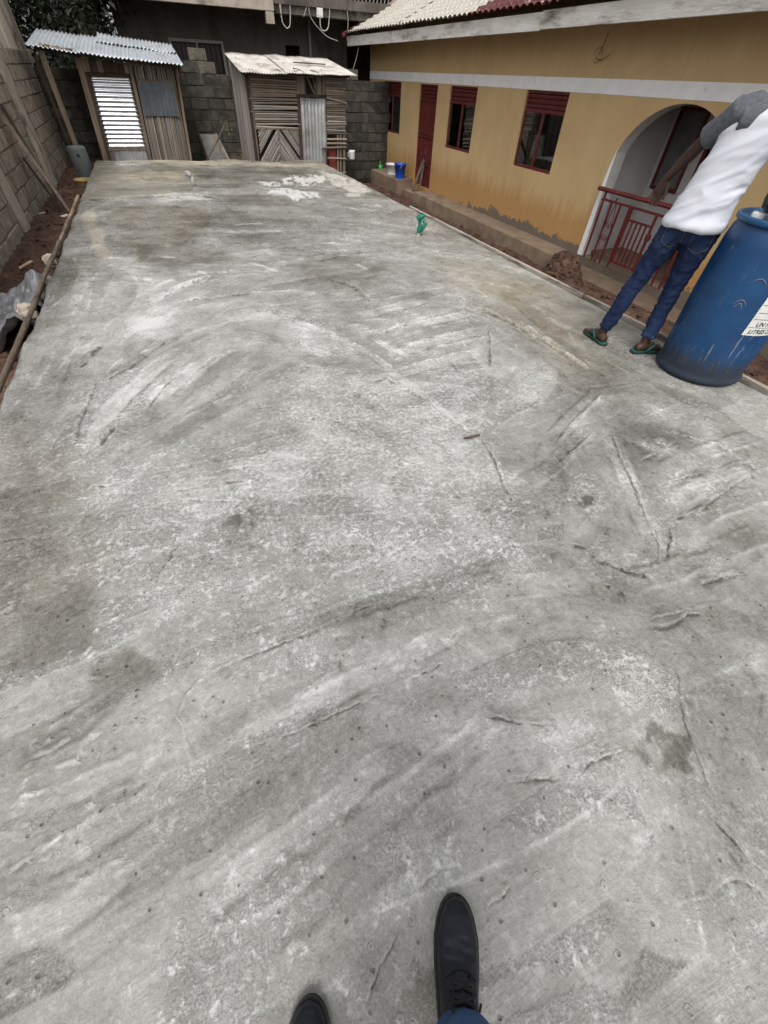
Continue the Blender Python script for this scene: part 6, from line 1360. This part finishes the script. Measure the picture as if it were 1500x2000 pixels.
# sandals
sand_m = pmat('green_rubber', (.008, .055, .042), (.02, .11, .085), 8, .6, .2); sole_m = pmat('black_sole', (.01, .01, .01), (.025, .024, .022), 9, .8, .2)
for (A, fd) in ((anL, fdL), (anR, fdR)):
    fd = Vector(fd).normalized(); sd_ = fd.cross(Vector((0, 0, 1))); G = Vector((A.x, A.y, 0)); out = []
    for (u, l, r_) in ((-.085, .0, .0), (-.078, .026, .026), (-.05, .036, .036), (.0, .034, .034), (.06, .038, .042), (.12, .046, .050), (.165, .044, .046), (.195, .028, .026), (.203, .0, .0)): out.append((u, l, r_))
    ring = [(u, -l) for (u, l, r_) in out] + [(u, r_) for (u, l, r_) in reversed(out[1:-1])]
    def layer(z0, z1, mat, nm, par, k=1.0):
        mb = MB(); n = len(ring); mb.add([G+fd*u*k+sd_*v*k+Vector((0, 0, z0)) for (u, v) in ring]+[G+fd*u*k+sd_*v*k+Vector((0, 0, z1)) for (u, v) in ring], [tuple(range(n)), tuple(range(n, 2*n))]+[(i, (i+1) % n, n+(i+1) % n, n+i) for i in range(n)]); return mb.build(nm, mat, par)
    sdl = layer(.006, .016, sole_m, 'sandal', person); layer(.0165, .025, sand_m, 'footbed', sdl, .985)
    mb = MB()
    for s_ in (-1, 1): mb.tube([G+fd*.128+Vector((0, 0, .028)), G+fd*.10+sd_*.018*s_+Vector((0, 0, .066)), G+fd*.055+sd_*.040*s_+Vector((0, 0, .062)), G+fd*.012+sd_*.040*s_+Vector((0, 0, .026))], [.006, .008, .009, .007], 8)
    mb.build('strap', sand_m, sdl, True)

# ---- the photographer's own feet at the bottom edge
photog = thing('person', 'person at the camera showing only black lace-up shoes and blue jeans cuffs', 'person', (0, -.3, 0))
leather = pmat('black_leather', (.005, .006, .010), (.010, .012, .020), 14, .34, .5, 55, spec=.28, dist=.005)
welt_m = pmat('dusty_black_rubber', (.012, .012, .011), (.035, .032, .028), 12, .85, .4)
lace_m = pmat('black_lace', (.008, .008, .009), (.016, .016, .018), 60, .85, .3)
def shoe(tip, ang, nm='shoe', L_=.305, W_=.104):
    d = Vector((math.cos(ang), math.sin(ang), 0)); sd_ = Vector((-d.y, d.x, 0)); T = Vector((tip[0], tip[1], 0))
    U = np.array([0, .02, .06, .14, .26, .40, .54, .68, .82, .93, .985, 1.0]); WDT = np.array([.0, .38, .62, .85, 1.0, .99, .90, .80, .76, .70, .42, .0])*W_/2
    cen = np.array([0, 0, 0, 0, .001, .002, .002, .001, 0, 0, 0, 0])
    uu = np.linspace(0, 1, 60)**1.0; uu = .5-.5*np.cos(uu*math.pi)
    wd = np.interp(uu, U, WDT); wd = np.sqrt(np.maximum(np.interp(uu, U, WDT**2), 0))
    top = np.interp(uu, [0, .03, .10, .22, .36, .50, .62, .75, .9, 1], [.034, .050, .062, .066, .074, .090, .112, .125, .125, .10])
    def sole(k, z0, z1, mat, nm2, par):
        mb = MB(); ring = [T-d*(L_*u)+sd_*(w_*k) for u, w_ in zip(uu, wd)] + [T-d*(L_*u)-sd_*(w_*k) for u, w_ in zip(uu[-2:0:-1], wd[-2:0:-1])]; n = len(ring)
        off_ = Vector((0, 0, 1)); cen_ = T-d*L_*.5
        ring = [cen_+(p-cen_)*(1+.0) for p in ring]
        mb.add([p+off_*z0 for p in ring]+[p+off_*z1 for p in ring], [tuple(range(n)), tuple(range(n, 2*n))]+[(i, (i+1) % n, n+(i+1) % n, n+i) for i in range(n)]); return mb.build(nm2, mat, par)
    so = sole(1.0, .002, .026, welt_m, nm, photog)
    mb = MB(); P = []; na_ = 30
    for i, (u, w_) in enumerate(zip(uu, wd)):
        row = []; h = top[i]-.022
        for j in range(na_+1):
            th = math.pi*j/na_; c, s_ = math.cos(th), math.sin(th); ex = .72
            x = math.copysign(abs(c)**ex, c)*w_*.93; z = .022+h*abs(s_)**.8*(1 if w_ > 0 else 0)
            q = T-d*(.006+(L_-.012)*u)+sd_*x+Vector((0, 0, z))
            # walking creases across the vamp
            cr = sum(a_*math.exp(-((u-u0-.05*k_*(x/.05))/.012)**2) for (u0, a_, k_) in ((.265, .005, .5), (.31, .0075, -.3), (.35, .0065, .7), (.385, .006, -.5)))*(s_**1.5)
            fl = .0015*(float(vnoise(np.array(x*90), np.array(u*60), 3))-.5)
            q -= Vector((0, 0, cr+fl)); row.append(q)
        P.append(row)
    mb.grid(P); mb.build('upper', leather, so, True)
    def surf(u, x):
        w_ = float(np.interp(u, uu, wd))*.93; h = float(np.interp(u, uu, top))-.022; c = max(-1, min(1, x/w_)); cc = abs(c)**(1/.72); s_ = math.sqrt(max(0, 1-cc*cc)); return T-d*(.006+(L_-.012)*u)+sd_*x+Vector((0, 0, .022+h*s_**.8+.002))
    # toe-cap stitching and welt stitch line
    mb = MB(); mb.tube([surf(.40+.55*(x/.036)**2*.12, x) for x in np.linspace(-.034, .034, 15)], .0012, 5); mb.build('stitching', lace_m, so)
    # tongue and facing
    mb = MB(); P = []
    for u in np.linspace(.44, .80, 12): P.append([surf(u, x)+Vector((0, 0, .003+.003*(1-abs(x)/.02))) for x in np.linspace(-.021, .021, 9)])
    mb.grid(P); mb.build('tongue', leather, so, True)
    for s_ in (-1, 1):
        mb = MB(); mb.tube([surf(u, s_*(.019+.010*(u-.42)))+Vector((0, 0, .003)) for u in np.linspace(.42, .82, 12)], .0035, 6); mb.build('facing', leather, so, True)
    for k in range(5):
        u = .46+.065*k
        for s_ in (-1, 1):
            mb = MB(); mb.tube([surf(u, -s_*.027)+Vector((0, 0, .003)), surf(u+.01, -s_*.012)+Vector((0, 0, .010)), surf(u+.03, s_*.012)+Vector((0, 0, .011)), surf(u+.045, s_*.028)+Vector((0, 0, .003))], .0035, 6); mb.build('lace', lace_m, so, True)
    b0 = surf(.70, .0)+Vector((0, 0, .012))
    for s_ in (-1, 1):
        mb = MB(); mb.tube([b0, b0+sd_*s_*.025+Vector((0, 0, .008))+d*.006, b0+sd_*s_*.052-d*.010+Vector((0, 0, -.010)), b0+sd_*s_*.058-d*.040+Vector((0, 0, -.028)), b0+sd_*s_*.046-d*.052+Vector((0, 0, -.03)), b0+sd_*s_*.024-d*.03+Vector((0, 0, -.004)), b0], .0034, 6); mb.build('lace_loop', lace_m, so, True)
        mb = MB(); mb.tube([b0, b0+sd_*s_*.02+d*.02, b0+sd_*s_*.034+d*.045-Vector((0, 0, .02))], .0026, 6); mb.build('lace_end', lace_m, so, True)
    return T-d*(L_*.765), d
jean2 = denim('mid_blue_denim', (.030, .062, .135), (.065, .12, .225), (.11, .17, .28))
def cuff(an, d, top_p, seed):
    mb = MB(); A = Vector(an); pts = [A+Vector((0, 0, .085))+d*.006, A+Vector((0, 0, .14))-d*.0, A.lerp(Vector(top_p), .4)+Vector((0, 0, .10)), Vector(top_p)]
    mb.tube(pts, [.058, .060, .066, .085], 22)
    return remeshed('jeans_leg', mb, .008, jean2, photog, 2, lambda co, no: .008*(fbm(co[:, 0]*18+seed, co[:, 2]*26+co[:, 1]*9, 5, 3)-.5)+.003*np.sin(co[:, 2]*70+co[:, 0]*30))
A1, d1 = shoe((.206, -.097), R(62)); cuff(A1, d1, (.09, -.56, .75), 1)
A2, d2 = shoe((-.176, -.118), R(70)); cuff(A2, d2, (-.18, -.62, .75), 2)
mb = MB(); oval(mb, [((-.05, -.60, .70), Vector((.21, 0, 0)), Vector((0, .11, 0))), ((-.05, -.60, .85), Vector((.19, 0, 0)), Vector((0, .12, 0))), ((-.05, -.60, .95), Vector((.16, 0, 0)), Vector((0, .10, 0)))], 22); remeshed('jeans_seat', mb, .012, jean2, photog, 3)

# the rest of the photographer, behind the lens: it shades the concrete at the feet
mb = MB(); X_ = Vector((1, 0, 0)); Y_ = Vector((0, 1, 0))
fwd = Vector(AX[2]); rgt = Vector(AX[0]); upv = -Vector(AX[1]); PHC = Vector(CPOS)-fwd*.035
HLp, HRp = PHC-rgt*.085-upv*.02-fwd*.01, PHC+rgt*.085-upv*.02-fwd*.01
SLp, SRp = Vector((-.24, -.58, 1.40)), Vector((.14, -.60, 1.40)); ELp, ERp = Vector((-.33, -.42, 1.12)), Vector((.24, -.42, 1.12))
oval(mb, [((-.05, -.60, .90), X_*.16, Y_*.10), ((-.05, -.60, 1.05), X_*.15, Y_*.10), ((-.05, -.60, 1.25), X_*.175, Y_*.115), ((-.05, -.60, 1.38), X_*.17, Y_*.09), ((-.05, -.60, 1.45), X_*.07, Y_*.06)], 22)
mb.tube([(-.05, -.60, 1.42), (-.05, -.58, 1.55)], [.058, .05], 14); HP = Vector((-.05, -.55, 1.63)); ball(mb, HP, (.078, .092, .115)); ball(mb, HP+Y_*.03-Vector((0, 0, .06)), (.058, .06, .06)); ball(mb, HP+Y_*.098-Vector((0, 0, .015)), (.014, .016, .022)); ball(mb, HP+Y_*.088-Vector((0, 0, .065)), (.022, .014, .012))
for s_ in (-1, 1): ball(mb, HP+X_*.08*s_-Vector((0, 0, .01)), (.012, .018, .03))
for (a, b, c, m_) in ((SLp, ELp, HLp, 1), (SRp, ERp, HRp, -1)):
    W_ = b.lerp(c, .72); mb.tube([a, a.lerp(b, .5), b, b.lerp(W_, .4), W_], [.05, .043, .036, .036, .025], 14); hand(W_, c-W_-fwd*.03, (-fwd*.2+rgt*m_*.9), .35, .08, m_)
remeshed('body', mb, .008, skin_m, photog, 3)
mb = MB(); oval(mb, [((-.05, -.60, .86), X_*.185, Y_*.135), ((-.05, -.60, 1.05), X_*.175, Y_*.125), ((-.05, -.60, 1.25), X_*.19, Y_*.13), ((-.05, -.60, 1.38), X_*.18, Y_*.105), ((-.05, -.60, 1.45), X_*.085, Y_*.075)], 26)
for (a, b) in ((SLp, ELp), (SRp, ERp)): d_ = (b-a).normalized(); mb.tube([a-d_*.01, a+d_*.1, a+d_*.2], [.075, .066, .062], 18)
remeshed('shirt', mb, .010, shirt_g, photog, 4, lambda co, no: .012*(fbm(co[:, 0]*12, co[:, 2]*10+co[:, 1]*8, 5, 3)-.5))
mb = MB(); ball(mb, HP-Y_*.02+Vector((0, 0, .035)), (.088, .10, .092)); remeshed('hair', mb, .01, bpy.data.materials['black_hair'], photog, 2)
ph = thing('phone', 'phone held up in front of the photographer', 'phone', PHC)
def pbox(du, dv, dw, c): return [c+rgt*sx*du+upv*sy*dv+fwd*sz*dw for sz in (-1, 1) for (sx, sy) in ((-1, -1), (1, -1), (1, 1), (-1, 1))]
mb = MB(); mb.add(pbox(.037, .075, .004, PHC), [(0, 1, 2, 3), (7, 6, 5, 4), (0, 4, 5, 1), (1, 5, 6, 2), (2, 6, 7, 3), (3, 7, 4, 0)]); mb.build('body', dg, ph)
mb = MB(); mb.add(pbox(.034, .071, .0004, PHC-fwd*.0046), [(0, 1, 2, 3), (7, 6, 5, 4), (0, 4, 5, 1), (1, 5, 6, 2), (2, 6, 7, 3), (3, 7, 4, 0)]); mb.build('screen', ink, ph)
